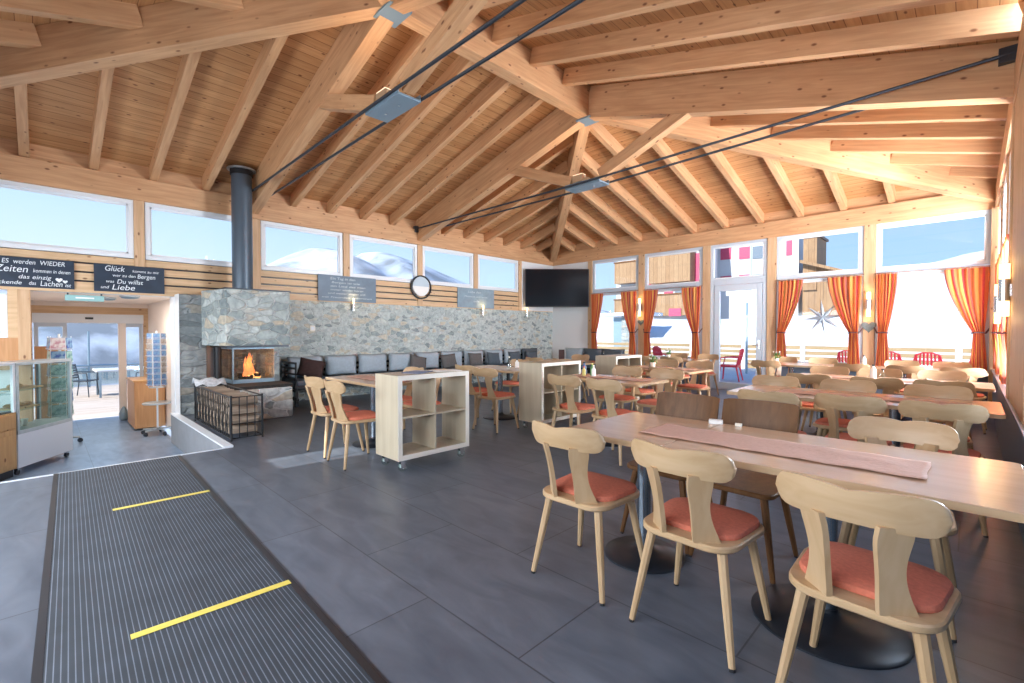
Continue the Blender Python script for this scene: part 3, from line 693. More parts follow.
def cushion(me, mat, loc, rot, label, group=None, name='back_cushion'):
    m = me.copy(); m.materials.append(MATS[mat]); o = bpy.data.objects.new(name, m); C.objects.link(o)
    o.location = loc; o.rotation_euler = rot; return tag(o, label, 'cushion', group)
R2 = math.radians
names = ['first', 'second', 'third']
for k in range(10):
    y = -7.40 + k * .685
    lab = ['pale blue-grey back cushion at the left end of the sofa, behind the patterned dark one', 'pale blue-grey back cushion, second from the left end of the sofa', 'pale blue-grey back cushion, third from the left end of the sofa'][k] if k < 3 else '%s back cushion, %s from the left end of the sofa by the stone wall' % ('blue-grey' if k < 9 else 'dark slate', ORD[k])
    cushion(cm_big, 'cushion_blue' if k < 9 else 'cushion_slate', (.19, y, .452), (0, R2(0), R2(90)), lab, 'back cushions along the stone wall')
    if k >= 3: pass
for i, x in enumerate((.95, 1.60, 2.25)):
    cushion(cm_big, 'cushion_slate' if i else 'cushion_blue', (x, -.17, .452), (0, 0, 0), ['ribbed blue-grey cushion in the sofa corner under the television', 'dark slate cushion under the right half of the television', 'dark slate cushion at the right end of the corner sofa'][i])
cushion(cm_sm, 'cushion_brown', (.40, -7.42, .47), (R2(-14), R2(12), R2(62)), 'dark brown patterned throw cushion leaning at the left end of the sofa', name='throw_cushion')
for (y, m, l, a) in ((-5.05, 'cushion_taupe', 'dark taupe throw cushion tilted behind the left end of the nearest shelf unit', 14), (-4.15, 'cushion_taupe', 'dark taupe throw cushion behind the middle of the nearest shelf unit', -4),
                  (-3.35, 'cushion_taupe', 'low brown-grey throw cushion above the right end of the nearest shelf unit', 3), (-2.75, 'cushion_slate', 'dark slate throw cushion just right of the nearest shelf unit', 5),
                  (-1.95, 'cushion_slate', 'dark striped throw cushion on the far part of the sofa', 0), (-1.30, 'cushion_slate', 'dark throw cushion nearest the room corner', 2)):
    cushion(cm_sm, m, (.37, y, .455), (R2(-16), R2(a), R2(90)), l, name='throw_cushion')
# ================================================================= wall items
def text_mesh(s, size, bold=0.0, shear=0.0):
    cu = bpy.data.curves.new('t', 'FONT'); cu.body = s; cu.size = size; cu.extrude = .0008; cu.offset = bold; cu.shear = shear
    o = bpy.data.objects.new('t', cu); C.objects.link(o); bpy.context.view_layer.update()
    dg = bpy.context.evaluated_depsgraph_get(); me = bpy.data.meshes.new_from_object(o.evaluated_get(dg)); bpy.data.objects.remove(o); return me
def board(label, y0, y1, z0, z1, mat, chalk, lines, hearts=()):
    t = thing('chalkboard', label, 'chalkboard', (.030, (y0 + y1) / 2, (z0 + z1) / 2)); w, h = y1 - y0, z1 - z0
    obj('panel', boxes((-.012, .006, -w / 2, w / 2, -h / 2, h / 2)), mat, t, bevel=.002)
    first = None
    for (s, u, v, sz, sh) in lines:
        me = text_mesh(s, .1, 0.0, sh)
        xs_ = [v_.co.x for v_ in me.vertices]; zs_ = [v_.co.y for v_ in me.vertices]; sx_ = (sz[0] - u) * w / (max(xs_) - min(xs_)); sy_ = sz[1] / .1
        for v_ in me.vertices: v_.co.x = (v_.co.x - min(xs_)) * sx_; v_.co.y *= sy_
        me.materials.append(MATS[chalk])
        o = bpy.data.objects.new('chalk_writing', me); C.objects.link(o); o.parent = t
        o.location = (.009, -w / 2 + u * w, -h / 2 + v * h); o.rotation_euler = (math.pi / 2, 0, math.pi / 2)
    for (u, v, s) in hearts:
        P = []
        for k in range(24):
            a = 2 * math.pi * k / 24; P.append((s * .0625 * 16 * math.sin(a) ** 3, s * .0625 * (13 * math.cos(a) - 5 * math.cos(2 * a) - 2 * math.cos(3 * a) - math.cos(4 * a))))
        bm = bmesh.new(); cy, cz = -w / 2 + u * w, -h / 2 + v * h
        prism(bm, P, lambda a, b: (.011, cy + a, cz + b), lambda a, b: (.008, cy + a, cz + b)); obj('chalk_heart', bm, chalk, t)
    return t
board('dark chalkboard over the left of the entrance, with two chalk hearts', -11.86, -10.515, 1.895, 2.29, 'chalkboard', 'chalk',
      [('ES  werden  WIEDER', .49, .78, (.93, .085), .15), ('Zeiten', .44, .50, (.665, .125), .2), ('kommen in denen', .70, .52, (.97, .07), .2), ('das einzig', .60, .29, (.83, .075), .2), ('Ansteckende', .33, .09, (.62, .07), .2), ('das', .67, .09, (.72, .07), .2), ('Lachen', .75, .07, (.91, .10), .15), ('ist', .93, .07, (.975, .07), .2)], [(.885, .30, .036), (.93, .25, .026)])
board('dark chalkboard over the right half of the entrance opening', -10.31, -9.49, 1.89, 2.288, 'chalkboard', 'chalk',
      [('Glück', .15, .76, (.42, .11), .2), ('kommt zu mir', .53, .76, (.92, .055), .1), ('wer zu den', .25, .56, (.57, .06), .1), ('Bergen', .60, .54, (.86, .09), .1), ('was', .16, .33, (.27, .06), .2), ('Du willst', .31, .31, (.68, .09), .2), ('und', .09, .11, (.20, .06), .2), ('Liebe', .24, .08, (.56, .11), .2)])
board('grey-blue chalkboard covered in small writing above a lit wall lamp, left of the round mirror', -7.09, -5.865, 1.91, 2.42, 'chalkboard_grey', 'chalk_faint',
      [('Ein Tag in den', .20, .83, (.62, .07), .1), ('Bergen ist wie', .22, .69, (.70, .055), .1), ('ein Lied das man', .20, .55, (.80, .055), .1), ('immer wieder hören', .20, .41, (.76, .055), .1), ('und weiter singen will', .16, .27, (.80, .055), .1), ('mit Freunden zusammen', .06, .12, (.92, .05), .1)])
board('pale blue-grey chalkboard to the right of the round mirror', -3.672, -2.45, 1.91, 2.40, 'chalkboard_pale', 'chalk_faint',
      [('Lebe den', .28, .76, (.62, .075), .1), ('Moment und lache', .18, .54, (.80, .055), .1), ('oft', .42, .30, (.58, .06), .1)])
mr = thing('round_mirror', 'round black-framed wall mirror on the post between the two grey chalkboards', 'mirror', (.022, -4.74, 2.32))
bm = bmesh.new(); n = 40
R_ = [[bm.verts.new((x, r * math.cos(6.2832 * k / n), r * math.sin(6.2832 * k / n))) for k in range(n)] for r, x in ((.270, 0), (.270, .05), (.245, .055), (.240, .03))]
for A, B in zip(R_, R_[1:]):
    for k in range(n): bm.faces.new([A[k], A[(k + 1) % n], B[(k + 1) % n], B[k]])
obj('rim', bm, 'black_metal', mr)
def halfdisc(r, up):
    P = [(r * math.cos(a), r * math.sin(a)) for a in [math.pi * k / 20 * (1 if up else -1) for k in range(21)]]
    return prism(bmesh.new(), P, lambda a, b: (.03, a, b + .02), lambda a, b: (.004, a, b + .02))
obj('painted_reflection_top', halfdisc(.222, True), 'chalk_faint', mr); obj('painted_reflection_bottom', halfdisc(.222, False), 'paper', mr)  # mirror reflection painted as flat halves, grey-blue above, white below
sk = thing('wall_socket', 'small white switch plate on the stone wall below the first grey chalkboard', 'switch', (.002, -7.19, 1.37))
obj('plate', boxes((0, .012, -.05, .05, -.05, .05)), 'white_lacquer', sk, bevel=.003); obj('button', boxes((.0121, .018, -.03, .03, -.03, .03)), 'white_frame', sk, bevel=.002)
def sconce(loc, nrm, label, s=1.0, both=True):
    RB = .038 if both else .020
    """up-and-down wall lamp; nrm = direction out of the wall"""
    t = thing('wall_lamp', label, 'lamp', loc, math.atan2(nrm[1], nrm[0]))
    OF = .045 if nrm[0] < -.5 else .07
    obj('bracket', boxes((0, OF, -.02, .02, -.05 * s, .05 * s)), 'chrome', t)
    obj('body', tube(bmesh.new(), [(OF, 0, -.095 * s), (OF, 0, .095 * s)], RB, 20), 'chrome', t, smooth='auto')
    for k, z in enumerate((.097, -.097) if both else (.097,)):
        g = 1 if z > 0 else -1
        obj('glass_shade', tube(bmesh.new(), [(OF, 0, z * s), (OF, 0, (z + g * .13) * s)], RB * .9, 20), 'lamp_glow', t, smooth='auto')
        d = bpy.data.lights.new('lamp_light', 'POINT'); d.energy = .9; d.color = (1, .62, .25); d.shadow_soft_size = .03
        o = bpy.data.objects.new('lamp_light', d); C.objects.link(o); o.parent = t; o.location = (.15, 0, (z + g * .15) * s)
    return t
sconce((.003, -6.39, 1.80), (1, 0), 'lit candle-like wall lamp below the chalkboard full of small writing', .8, False)
sconce((.003, -2.87, 1.80), (1, 0), 'lit wall lamp below the pale chalkboard right of the round mirror', .8, False)
sconce((.008, -1.22, 1.80), (1, 0), 'small lit wall lamp just below the left edge of the television', .8, False)
sconce((2.955, -.031, 1.93), (0, -1), 'up-and-down wall lamp on the timber post between the two leftmost curtained windows')
sconce((7.635, -.031, 1.81), (0, -1), 'up-and-down wall lamp on the timber post between the two rightmost large windows')
sconce((RX + .004, -3.06, 1.62), (-1, 0), 'up-and-down wall lamp on the right-hand wall, the farther of the two')
sconce((RX - .013, -4.97, 1.66), (-1, 0), 'up-and-down wall lamp on the right-hand wall, the nearer of the two')
def heart(loc, s, label):
    P = []
    for k in range(32):
        a = 2 * math.pi * k / 32; P.append((s * math.sin(a) ** 3, s * .0625 * (13 * math.cos(a) - 5 * math.cos(2 * a) - 2 * math.cos(3 * a) - math.cos(4 * a))))
    bm = prism(bmesh.new(), P, lambda a, b: (a, -.012, b), lambda a, b: (a, .0, b))
    o = obj('heart_plaque', bm, 'heart_slate', None, bevel=.003); o.location = loc; tag(o, label, 'decoration')
heart((2.955, -.032, 1.55), .085, 'small dark slate heart on the post below the wall lamp between the left windows')
heart((7.635, -.032, 1.40), .115, 'dark slate heart on the post below the wall lamp between the two right windows')
st = thing('star', 'large silver-grey eight-pointed star hanging in the window right of the glass door', 'decoration', (6.91, -.03, 1.585))
bm = bmesh.new(); F = bm.verts.new((0, -.035, 0)); G = bm.verts.new((0, .035, 0)); ring = []
for k in range(16):
    a = math.pi / 2 + 2 * math.pi * k / 16 + .1; r = (.37 if k % 4 == 0 else .34) if k % 2 == 0 else .10
    ring.append(bm.verts.new((r * math.cos(a), 0, r * math.sin(a))))
for k in range(16):
    bm.faces.new([F, ring[k], ring[(k + 1) % 16]]); bm.faces.new([G, ring[(k + 1) % 16], ring[k]])
obj('star_body', bm, 'silver_star', st); obj('cord', tube(bmesh.new(), [(0, 0, .34), (0, 0, .76)], .003, 5), 'black_metal', st)
tv = thing('television', 'large black flat-screen television mounted across the room corner', 'television', (.73, -.69, 2.53), math.radians(-45 + 90))
# local x = out of screen after turning: screen normal points (+1,-1)
tv.rotation_euler = (0, 0, math.radians(-45))
obj('casing', boxes((-.04, .02, -.89, .89, -.53, .53)), 'black_plastic', tv, bevel=.006)
obj('screen', boxes((.0205, .023, -.87, .87, -.50, .51)), 'tv_glass', tv)
obj('wall_bracket', boxes((-.62, -.04, -.06, .06, -.10, .10), (-.64, -.60, -.30, .30, -.06, .06)), 'black_metal', tv)
# spotlights on the truss plates
def truss_spot(y, z, label):
    t = thing('spotlight', label, 'spotlight', (XC - .12, y, z))
    obj('stem', tube(bmesh.new(), [(0, 0, 0), (0, 0, .09)], .014, 8), 'chrome', t)
    obj('lamp_head', boxes((-.13, .07, -.055, .055, .09, .20)), 'brass', t, bevel=.01)
    obj('reflector', boxes((-.12, .06, -.05, .05, .201, .21)), 'lamp_glow_soft', t)
    obj('lamp_head', boxes((.075, .16, -.045, .045, .05, .13)), 'brass', t, bevel=.01)
    d = bpy.data.lights.new('spot_light', 'AREA'); d.shape = 'RECTANGLE'; d.size = .16; d.size_y = .08; d.energy = 3; d.color = (1, .68, .4)
    o = bpy.data.objects.new('spot_light', d); C.objects.link(o); o.parent = t; o.location = (-.03, 0, .23); o.rotation_euler = (math.pi, 0, 0)
truss_spot(YN1, 3.611, 'small uplight standing on the steel plate of the far roof truss')
truss_spot(YN2, 3.671, 'small uplight standing on the steel plate of the near roof truss')
# ceiling lamps and exit sign in the entrance
for (x, y, r, lab) in ((-.55, -9.85, .13, 'larger round grey ceiling lamp in the entrance, nearer the room'), (-1.25, -10.05, .10, 'smaller round ceiling lamp in the entrance, nearer the sliding door')):
    t = thing('ceiling_lamp', lab, 'lamp', (x, y, 1.879))
    d = bpy.data.lights.new('lamp_light', 'AREA'); d.shape = 'DISK'; d.size = .3; d.energy = 11; d.color = (1, .86, .72)
    o = bpy.data.objects.new('lamp_light', d); C.objects.link(o); o.parent = t; o.location = (0, 0, -.07)
    obj('lamp_base', lathe(bmesh.new(), [(r, -.025), (r, 0)], 24), 'galvanised', t); obj('lamp_shade', lathe(bmesh.new(), [(r * .4, -.055), (r * .8, -.045), (r * .93, -.026)], 24), 'steel_blue', t, smooth='auto')
es = thing('exit_sign', 'pale green hanging emergency exit sign below the left chalkboard', 'sign', (-.16, -10.40, 1.80))
obj('sign_body', boxes((-.02, .02, -.21, .21, -.055, .03)), 'sign_green', es, bevel=.006)
A = boxes((.021, .023, -.10, .10, -.02, .0)); 
obj('arrow', A, 'paper', es); obj('hanger', boxes((-.006, .006, -.19, -.17, .03, .08), (-.006, .006, .17, .19, .03, .08)), 'steel_dark', es)
# ================================================================= curtains
def curtain(name, label, group, a0, a1, ai, zt, zb, ztie, wt, axis, c, sgn):
    """outer edge a0, top inner edge a1; tie at ai with half width wt; sgn: folds towards the room"""
    t = thing(name, label, 'curtain', (0, 0, 0), 0, group)
    nu, nv = 56, 30; bm = bmesh.new(); uvl = bm.loops.layers.uv.new('UVMap'); V = []
    for j in range(nv + 1):
        z = zt + (zb - zt) * j / nv
        if z > ztie: k = ((zt - z) / (zt - ztie)); k2 = k ** 1.35; lo = a0 + (ai - wt * .5 - a0) * k2 * 1.0; hi = a1 + (ai + wt * .5 - a1) * (k ** 1.6)
        else: k = (ztie - z) / (ztie - zb); lo = ai - wt * .5 - .03 * k; hi = ai + wt * .5 + .045 * k
        if a1 < a0 and z <= ztie: lo, hi = hi, lo
        if a1 < a0 and z > ztie: lo = a0 + (ai + wt * .5 - a0) * k2; hi = a1 + (ai - wt * .5 - a1) * (k ** 1.6)
        amp = .022 + .02 * max(0, 1 - abs(z - ztie) * 3)
        row = []
        for i in range(nu + 1):
            u = i / nu; a = lo + (hi - lo) * u; d = sgn * (amp * math.sin(u * 6.283 * 6.5 + .6 * math.sin(z * 3)) + .05 + .008 * math.sin(u * 31 + z * 5))
            row.append(bm.verts.new((a, c + d, z) if axis == 'y' else (c + d, a, z)))
        V.append(row)
    for j in range(nv):
        for i in range(nu):
            f = bm.faces.new([V[j][i], V[j][i + 1], V[j + 1][i + 1], V[j + 1][i]])
            for l, (ii, jj) in zip(f.loops, ((i, j), (i + 1, j), (i + 1, j + 1), (i, j + 1))): l[uvl].uv = (ii / nu, jj / nv)
    o = obj('fabric', bm, 'curtain_stripes', t, smooth=True)
    q = c + sgn * .05; h = wt * .5 + .015; zz = ztie
    P = [(ai - h, q, zz), (ai - h * .6, q + .05 * sgn, zz + .01), (ai + h * .6, q + .05 * sgn, zz + .01), (ai + h, q, zz), (a0 + (.02 if a1 < a0 else -.02), c, zz + .10)]
    if a1 > a0: P = [P[3], P[2], P[1], P[0], P[4]]
    if axis == 'x': P = [(b, a, z) for a, b, z in P]
    obj('tie_back', tube(bmesh.new(), P, .012, 6), 'tie_band', t)
    reroot(t, (ai, c, 0) if axis == 'y' else (c, ai, 0)); return t
CW = [(1.445, 2.87, 'leftmost window'), (3.045, 4.525, 'window left of the glass door'), (6.075, 7.54, 'window right of the glass door'), (7.725, 9.21, 'rightmost window of the far wall')]
for (a, b, w) in CW:
    f = 1.0
    curtain('curtain', 'orange striped curtain tied back at the left of the ' + w, 'striped curtains of the far wall', a + (.06 if 6 < a < 7 else .01), a + (.50 if 6 < a < 7 else .32 if a > 7 else .40), a + .12, 2.35, .64, 1.28, .135, 'y', -.04, -1)
    curtain('curtain', 'orange striped curtain tied back at the right of the ' + w, 'striped curtains of the far wall', b - .01, b - (.56 if a > 6 else .48), b - .13, 2.35, .64, 1.28, .135, 'y', -.04, -1)
    r = obj('curtain_rod', tube(bmesh.new(), [(a - .02, -.045, 2.37), (b + .02, -.045, 2.37)], .009, 8), 'chrome'); tag(r, 'thin metal curtain rod across the ' + w, 'curtain rod', 'curtain rods of the far wall')
RW = [(-.215, -1.375, 'far window'), (-1.525, -2.985, 'second window from the corner'), (-3.135, -4.64, 'third window from the corner')]
for (a, b, w) in RW:
    curtain('curtain', 'orange striped curtain, far side of the ' + w + ', right-hand wall', 'striped curtains of the right wall', a - .01, a - .40, a - .12, 2.35, .72, 1.28, .15, 'x', RX + .065, -1)
    curtain('curtain', 'orange striped curtain, near side of the ' + w + ', right-hand wall', 'striped curtains of the right wall', b + .01, b + .42, b + .12, 2.35, .72, 1.28, .15, 'x', RX + .065, -1)
# ================================================================= outside
def hfield(x0, x1, nx, y0, y1, ny, f, skip=None):
    bm = bmesh.new(); V = []
    for i in range(nx + 1):
        x = x0 + (x1 - x0) * i / nx; V.append([bm.verts.new((x, y0 + (y1 - y0) * j / ny, f(x, y0 + (y1 - y0) * j / ny))) for j in range(ny + 1)])
    for i in range(nx):
        for j in range(ny): bm.faces.new([V[i][j], V[i + 1][j], V[i + 1][j + 1], V[i][j + 1]])
    return bm
def sst(a, b, x):
    t = max(0, min(1, (x - a) / (b - a))); return t * t * (3 - 2 * t)
def wob(x, y, s): return math.sin(x * s + 1.3) * math.cos(y * s * .8 + .4) + .5 * math.sin(x * s * 2.3 + y * s * 1.9)
def hill(x, y):
    h = -.25 + 2.2 * sst(6.9, 11.5, y) + .08 * wob(x, y, .9) * sst(7, 9, y)
    r = sst(-42, -14, x)
    h += (1.0 + 3.6 * r) * sst(26, 60, y) + r * (8.3 + 2.4 * math.exp(-((x - 11) / 7) ** 2)) * sst(50, 125, y) * 1.0
    h -= 1.0 * (1 - sst(-14, -6, x)) * sst(8, 12, y) * (1 - sst(26, 50, y))
    return h
struct('ground_snow', hfield(-40, 60, 80, .9, 160, 110, hill), 'snow', smooth=True).name = 'floor'

struct('floor', boxes((-3.0, 14, .31, 7.4, -.16, -.03)), 'terrace_grey')
struct('floor', boxes((-11.5, -3.64, -16, -5.5, LOW - .14, LOW - .02)), 'deck_outside')
prof = [(-260, 12), (-120, 15), (-20, 16), (20, 17), (38, 21.5), (45, 25.9), (53, 29.6), (60, 29.2), (65.5, 26.2), (73, 31.0), (88, 28.6), (112, 22.7), (123, 20.5), (160, 18), (260, 12)]
def ridge(y):
    for (a, za), (b, zb) in zip(prof, prof[1:]):
        if a <= y <= b: return za + (zb - za) * (y - a) / (b - a)
    return 12
def mount(x, y):
    t = (-x - 20) / 130.0
    base = -26 + 20 * abs(t - .25)
    z = base * (1 - sst(.2, 1, t)) + ridge(y) * sst(.2, 1, t) + 1.2 * wob(x, y, .07) * (1 - sst(.7, 1, t))
    if t > 1: z = ridge(y) - (t - 1) * 60
    if t < .1: z = -8 - 60 * t
    return z
struct('ground_mountain', hfield(-190, -20, 46, -260, 260, 160, mount), 'mountain_snow', smooth=True).name = 'floor'
# terrace fence
fe = thing('fence', 'pale horizontal-slat timber fence along the snowy terrace', 'fence', (0, 0, 0))
xs = [-3.0, -.7, 1.45, 3.3, 5.1, 6.95, 8.75, 10.6, 12.4]
for a, b in zip(xs, xs[1:]):
    bm = bmesh.new()
    for k in range(5): box(bm, a + .07, b - .07, 6.5, 6.53, .04 + k * .175, .04 + k * .175 + .115)
    obj('slat_panel', bm, 'fence_wood', fe)
for x in xs: obj('post', boxes((x - .06, x + .06, 6.44, 6.56, -.03, 1.02)), 'white_frame', fe, bevel=.005)
for (x, y, h, lab) in ((3.88, 5.0, 2.24, 'slim grey pole on the terrace seen through the glass door'),):
    o = obj('pole', tube(bmesh.new(), [(x, y, -.03), (x, y, h)], .035, 12), 'steel_blue'); tag(o, lab, 'pole')
o = obj('pole', tube(bmesh.new(), [(5.62, 14, 1.2), (5.62, 14, 7.6)], .045, 12), 'galvanised'); 
o.location = (-4.5, 0, 0); tag(o, 'tall pale mast beside the white house, seen through the window right of the door', 'pole')
reroot(fe, (4.7, 6.5, 0))
def plastic_chair():
    t = thing('garden_chair', '', 'chair')
    obj('seat', slab(bmesh.new(), rrect(.46, .46, .06), .375, .435, .006), 'red_plastic', t)
    bm = bmesh.new()
    for k in range(7):
        x = -.18 + .06 * k; tube(bm, [(x, .20, .43), (x * 1.05, .26, .66), (x * 1.0, .30, .86 - .3 * x * x)], .021, 6)
    tube(bm, [(-.22, .20, .42), (-.235, .26, .66), (-.20, .30, .82), (-.08, .31, .875), (.08, .31, .875), (.20, .30, .82), (.235, .26, .66), (.22, .20, .42)], .018, 8)
    tube(bm, [(-.19, .28, .70), (.19, .28, .70)], .012, 6)
    obj('backrest', bm, 'red_plastic', t)
    for s in (-1, 1):
        obj('armrest', tube(bmesh.new(), [(s * .235, .26, .64), (s * .26, .05, .65), (s * .25, -.18, .63), (s * .24, -.22, .42)], .018, 8), 'red_plastic', t)
        obj('leg', tube(bmesh.new(), [(s * .22, -.20, .42), (s * .26, -.24, 0)], [.024, .018], 8), 'red_plastic', t)
        obj('leg', tube(bmesh.new(), [(s * .21, .19, .42), (s * .25, .28, 0)], [.024, .018], 8), 'red_plastic', t)
    return t
gc = plastic_chair(); gc.location = (4.28, 2.45, -.03); gc.rotation_euler = (0, 0, R2(-82)); gc['label'] = 'red plastic garden chair seen from the side through the glass door'
for (x, y, r, l) in ((2.10, 3.0, 150, 'red plastic chair outside the window left of the glass door'), (6.90, 3.2, 175, 'red plastic chair outside near the right curtain of the window with the star'),
                  (7.62, 3.0, 185, 'red plastic chair outside beside the left curtain of the rightmost window'), (8.32, 3.0, 180, 'red plastic chair outside in the middle of the rightmost window'),
                  (9.1, 3.2, 200, 'red plastic chair outside, partly behind the right curtain of the rightmost window')):
    dup(gc, (x, y, -.03), R2(r), l)
# houses
def house(label, x0, x1, y0, y1, z0, z1, mat, roof=None, name='house'):
    t = thing(name, label, 'house', ((x0 + x1) / 2, y0, z0))
    X0, X1 = -(x1 - x0) / 2, (x1 - x0) / 2; D = y1 - y0; H = z1 - z0
    obj('walls', boxes((X0, X1, 0, D, -2, H)), mat, t)
    obj('roof', boxes((X0 - .4, X1 + .4, -.5, D + .4, H, H + .25)), roof or 'roof_dark', t)
    return t, (x0 + x1) / 2, y0, z0
def hpart(t, o3, nm, x0, x1, z0, z1, mat, d0=-.06, d1=.0):
    return obj(nm, boxes((x0 - o3[1], x1 - o3[1], d0, d1, z0 - o3[3], z1 - o3[3])), mat, t)
h1 = house('white chalet with tall wooden balconies and pink shutters, behind the two left windows', -11.6, -4.8, 22, 25.2, 0, 8.4, 'white_paint')
for a in ((-11.2, -9.1, 5.1, 6.7), (-8.3, -5.1, 4.9, 7.9), (-8.3, -5.1, 2.5, 4.0), (-11.2, -9.1, 2.2, 3.8)):
    b_ = hpart(h1[0], h1, 'balcony', *a, 'facade_wood', -.9, -.1); hpart(h1[0], h1, 'balcony_rail', a[0] - .05, a[1] + .05, a[3], a[3] + .10, 'brown_wood', -.95, -.05)
for a in ((-7.45, -6.75, 3.9, 5.0), (-5.15, -4.55, 4.7, 6.9), (-6.6, -5.7, 2.45, 3.0), (-9.0, -8.5, 4.0, 5.2)): hpart(h1[0], h1, 'shutter', *a, 'pink_paint', -1.0 if a[3] < 3.5 else -.05, -.93 if a[3] < 3.5 else 0)
for a in ((-6.6, -5.9, 4.0, 4.8), (-10.6, -9.8, 3.9, 4.9)): hpart(h1[0], h1, 'window', *a, 'window_dark')
h2 = house('tall white house with pink shutters behind the glass door', -5.9, .35, 26.2, 34, 0, 9.6, 'white_paint')
for a in ((-4.93, -4.14, 6.87, 7.75), (-3.57, -2.72, 6.78, 7.66), (-.42, -.05, 6.7, 8.2), (-2.64, -2.03, 1.99, 2.3), (-4.93, -4.14, 4.85, 5.6), (-3.57, -2.72, 4.85, 5.6)): hpart(h2[0], h2, 'shutter', *a, 'pink_paint')
for a in ((-2.63, -1.94, 6.7, 7.6), (-2.63, -1.94, 4.85, 5.55)): hpart(h2[0], h2, 'window', *a, 'window_dark')
h3 = thing('barn', 'light timber-clad barn with a sloping roof behind the star', 'barn', (2.4, 24, 1.0))
obj('walls', prism(bmesh.new(), [(-1.30, -3), (1.9, -3), (1.9, 3.6), (-1.30, 4.75)], lambda a, b: (a, 0, b), lambda a, b: (a, 5, b)), 'facade_wood', h3)
obj('roof', prism(bmesh.new(), [(-1.35, 4.75), (2.6, 3.35), (2.6, 3.5), (-1.35, 4.95)], lambda a, b: (a, -.6, b), lambda a, b: (a, 5.3, b)), 'facade_wood', h3)
obj('tower', boxes((-1.25, -.5, -.15, 2.5, 3.0, 6.4)), 'facade_wood', h3); obj('tower_roof', boxes((-1.35, -.4, -.3, 2.7, 6.4, 6.55)), 'brown_wood', h3)
sp_ = thing('stone_pillar', 'rough stone pier with a dark door beside it, outside the leftmost window', 'pillar', (-2.2, 8.2, 0))
obj('pier', boxes((-.45, .25, 0, .6, -.3, 2.05)), 'stone_coursed', sp_); obj('dark_panel', boxes((-.95, -.45, .1, .5, -.3, 2.0)), 'steel_blue', sp_)
obj('canopy', boxes((-1.6, .9, -.3, 1.4, 2.06, 2.2)), 'grey_frame', sp_)
# terrace outside the entrance
tt = thing('terrace_table', 'dark outdoor table with a pale top on the sunny terrace beyond the sliding door', 'table', (-8.1, -9.45, LOW - .02))
obj('tabletop', slab(bmesh.new(), rrect(1.2, .8, .05), .70, .74, .005), 'white_paint', tt)
for sx in (-.45, .45):
    for sy in (-.3, .3): obj('leg', boxes((sx - .025, sx + .025, sy - .025, sy + .025, 0, .70)), 'steel_blue', tt)
def tchair(loc, rz, lab):
    t = thing('terrace_chair', lab, 'chair', loc, rz)
    obj('seat', slab(bmesh.new(), rrect(.46, .44, .04), .42, .45, .005), 'steel_dark', t)
    bm = bmesh.new()
    for k in range(6): box(bm, -.21, .21, .22 + .012 * k, .235 + .012 * k, .50 + .065 * k, .54 + .065 * k)
    tube(bm, [(-.22, .21, .42), (-.22, .30, .88), (.22, .30, .88), (.22, .21, .42)], .014, 6); obj('backrest', bm, 'steel_dark', t)
    for s in (-1, 1):
        obj('armrest', tube(bmesh.new(), [(s * .23, .25, .66), (s * .25, -.2, .65), (s * .24, -.22, .42)], .016, 6), 'steel_dark', t)
        obj('leg', tube(bmesh.new(), [(s * .21, -.2, .42), (s * .24, -.24, 0)], .014, 6), 'steel_dark', t); obj('leg', tube(bmesh.new(), [(s * .2, .2, .42), (s * .23, .27, 0)], .014, 6), 'steel_dark', t)
    return t
tchair((-8.35, -10.05, LOW - .02), R2(150), 'dark terrace armchair left of the outdoor table')
tchair((-7.5, -8.75, LOW - .02), R2(-20), 'dark terrace armchair right of the outdoor table, half hidden by the door post')
tr = thing('railing', 'blue-grey metal railing with glass along the edge of the sunny terrace', 'railing', (0, 0, 0))
obj('handrail', tube(bmesh.new(), [(-11.2, -16, .22), (-11.2, -5.6, .22)], .03, 8), 'steel_blue', tr)
for k, y in enumerate((-15.2, -13.9, -12.6, -11.3, -9.78, -8.48, -7.2, -6.0)): obj('post', tube(bmesh.new(), [(-11.2, y, LOW - .02), (-11.2, y, 1.32 if k in (4, 5) else .22)], .03, 8), 'steel_blue', tr)
obj('glass_panel', boxes((-11.21, -11.20, -16, -5.6, LOW + .05, .15)), 'clear_plastic', tr)
reroot(tr, (-11.2, -10.5, LOW))
struct('floor', hfield(9.6, 40, 16, -40, .88, 16, lambda x, y: -.22 + .05 * wob(x, y, .7)), 'snow', smooth=True)
# ================================================================= tables
def table(loc, w, d, label, base_r=.26, name='dining_table', group=None):
    t = thing(name, label, 'table', loc, 0, group)
    obj('tabletop', slab(bmesh.new(), rrect(w, d, .03), .724, .752, .003), 'table_laminate', t)
    bm = bmesh.new(); P = rrect(w + .004, d + .004, .032); n = len(P)
    A = [bm.verts.new((x, y, .7235)) for x, y in P]; B = [bm.verts.new((x, y, .7485)) for x, y in P]
    for k in range(n): bm.faces.new([A[k], A[(k + 1) % n], B[(k + 1) % n], B[k]])
    obj('edge_band', bm, 'table_edge', t)
    obj('column', tube(bmesh.new(), [(0, 0, .035), (0, 0, .70)], .038, 24), 'column_steel', t, smooth='auto')
    obj('base', lathe(bmesh.new(), [(base_r, 0), (base_r, .008), (base_r * .96, .016), (base_r * .55, .030), (.07, .042), (.045, .060), (.042, .075)], 48), 'base_enamel', t, smooth='auto')
    obj('top_bracket', boxes((-.22, .22, -.02, .02, .70, .724), (-.02, .02, -.22, .22, .70, .7235)), 'black_metal', t)
    return t
TB = []
def tb(x0, x1, y0, y1, label, r=.26): TB.append(table(((x0 + x1) / 2, (y0 + y1) / 2, 0), x1 - x0, y1 - y0, label, r))
tb(7.375, 7.960, -8.80, -8.01, 'small square table end nearest the camera, on a round black foot', .225)
tb(7.966, 9.165, -8.80, -8.01, 'long foreground table with the pink runner, reaching the right edge', .30)
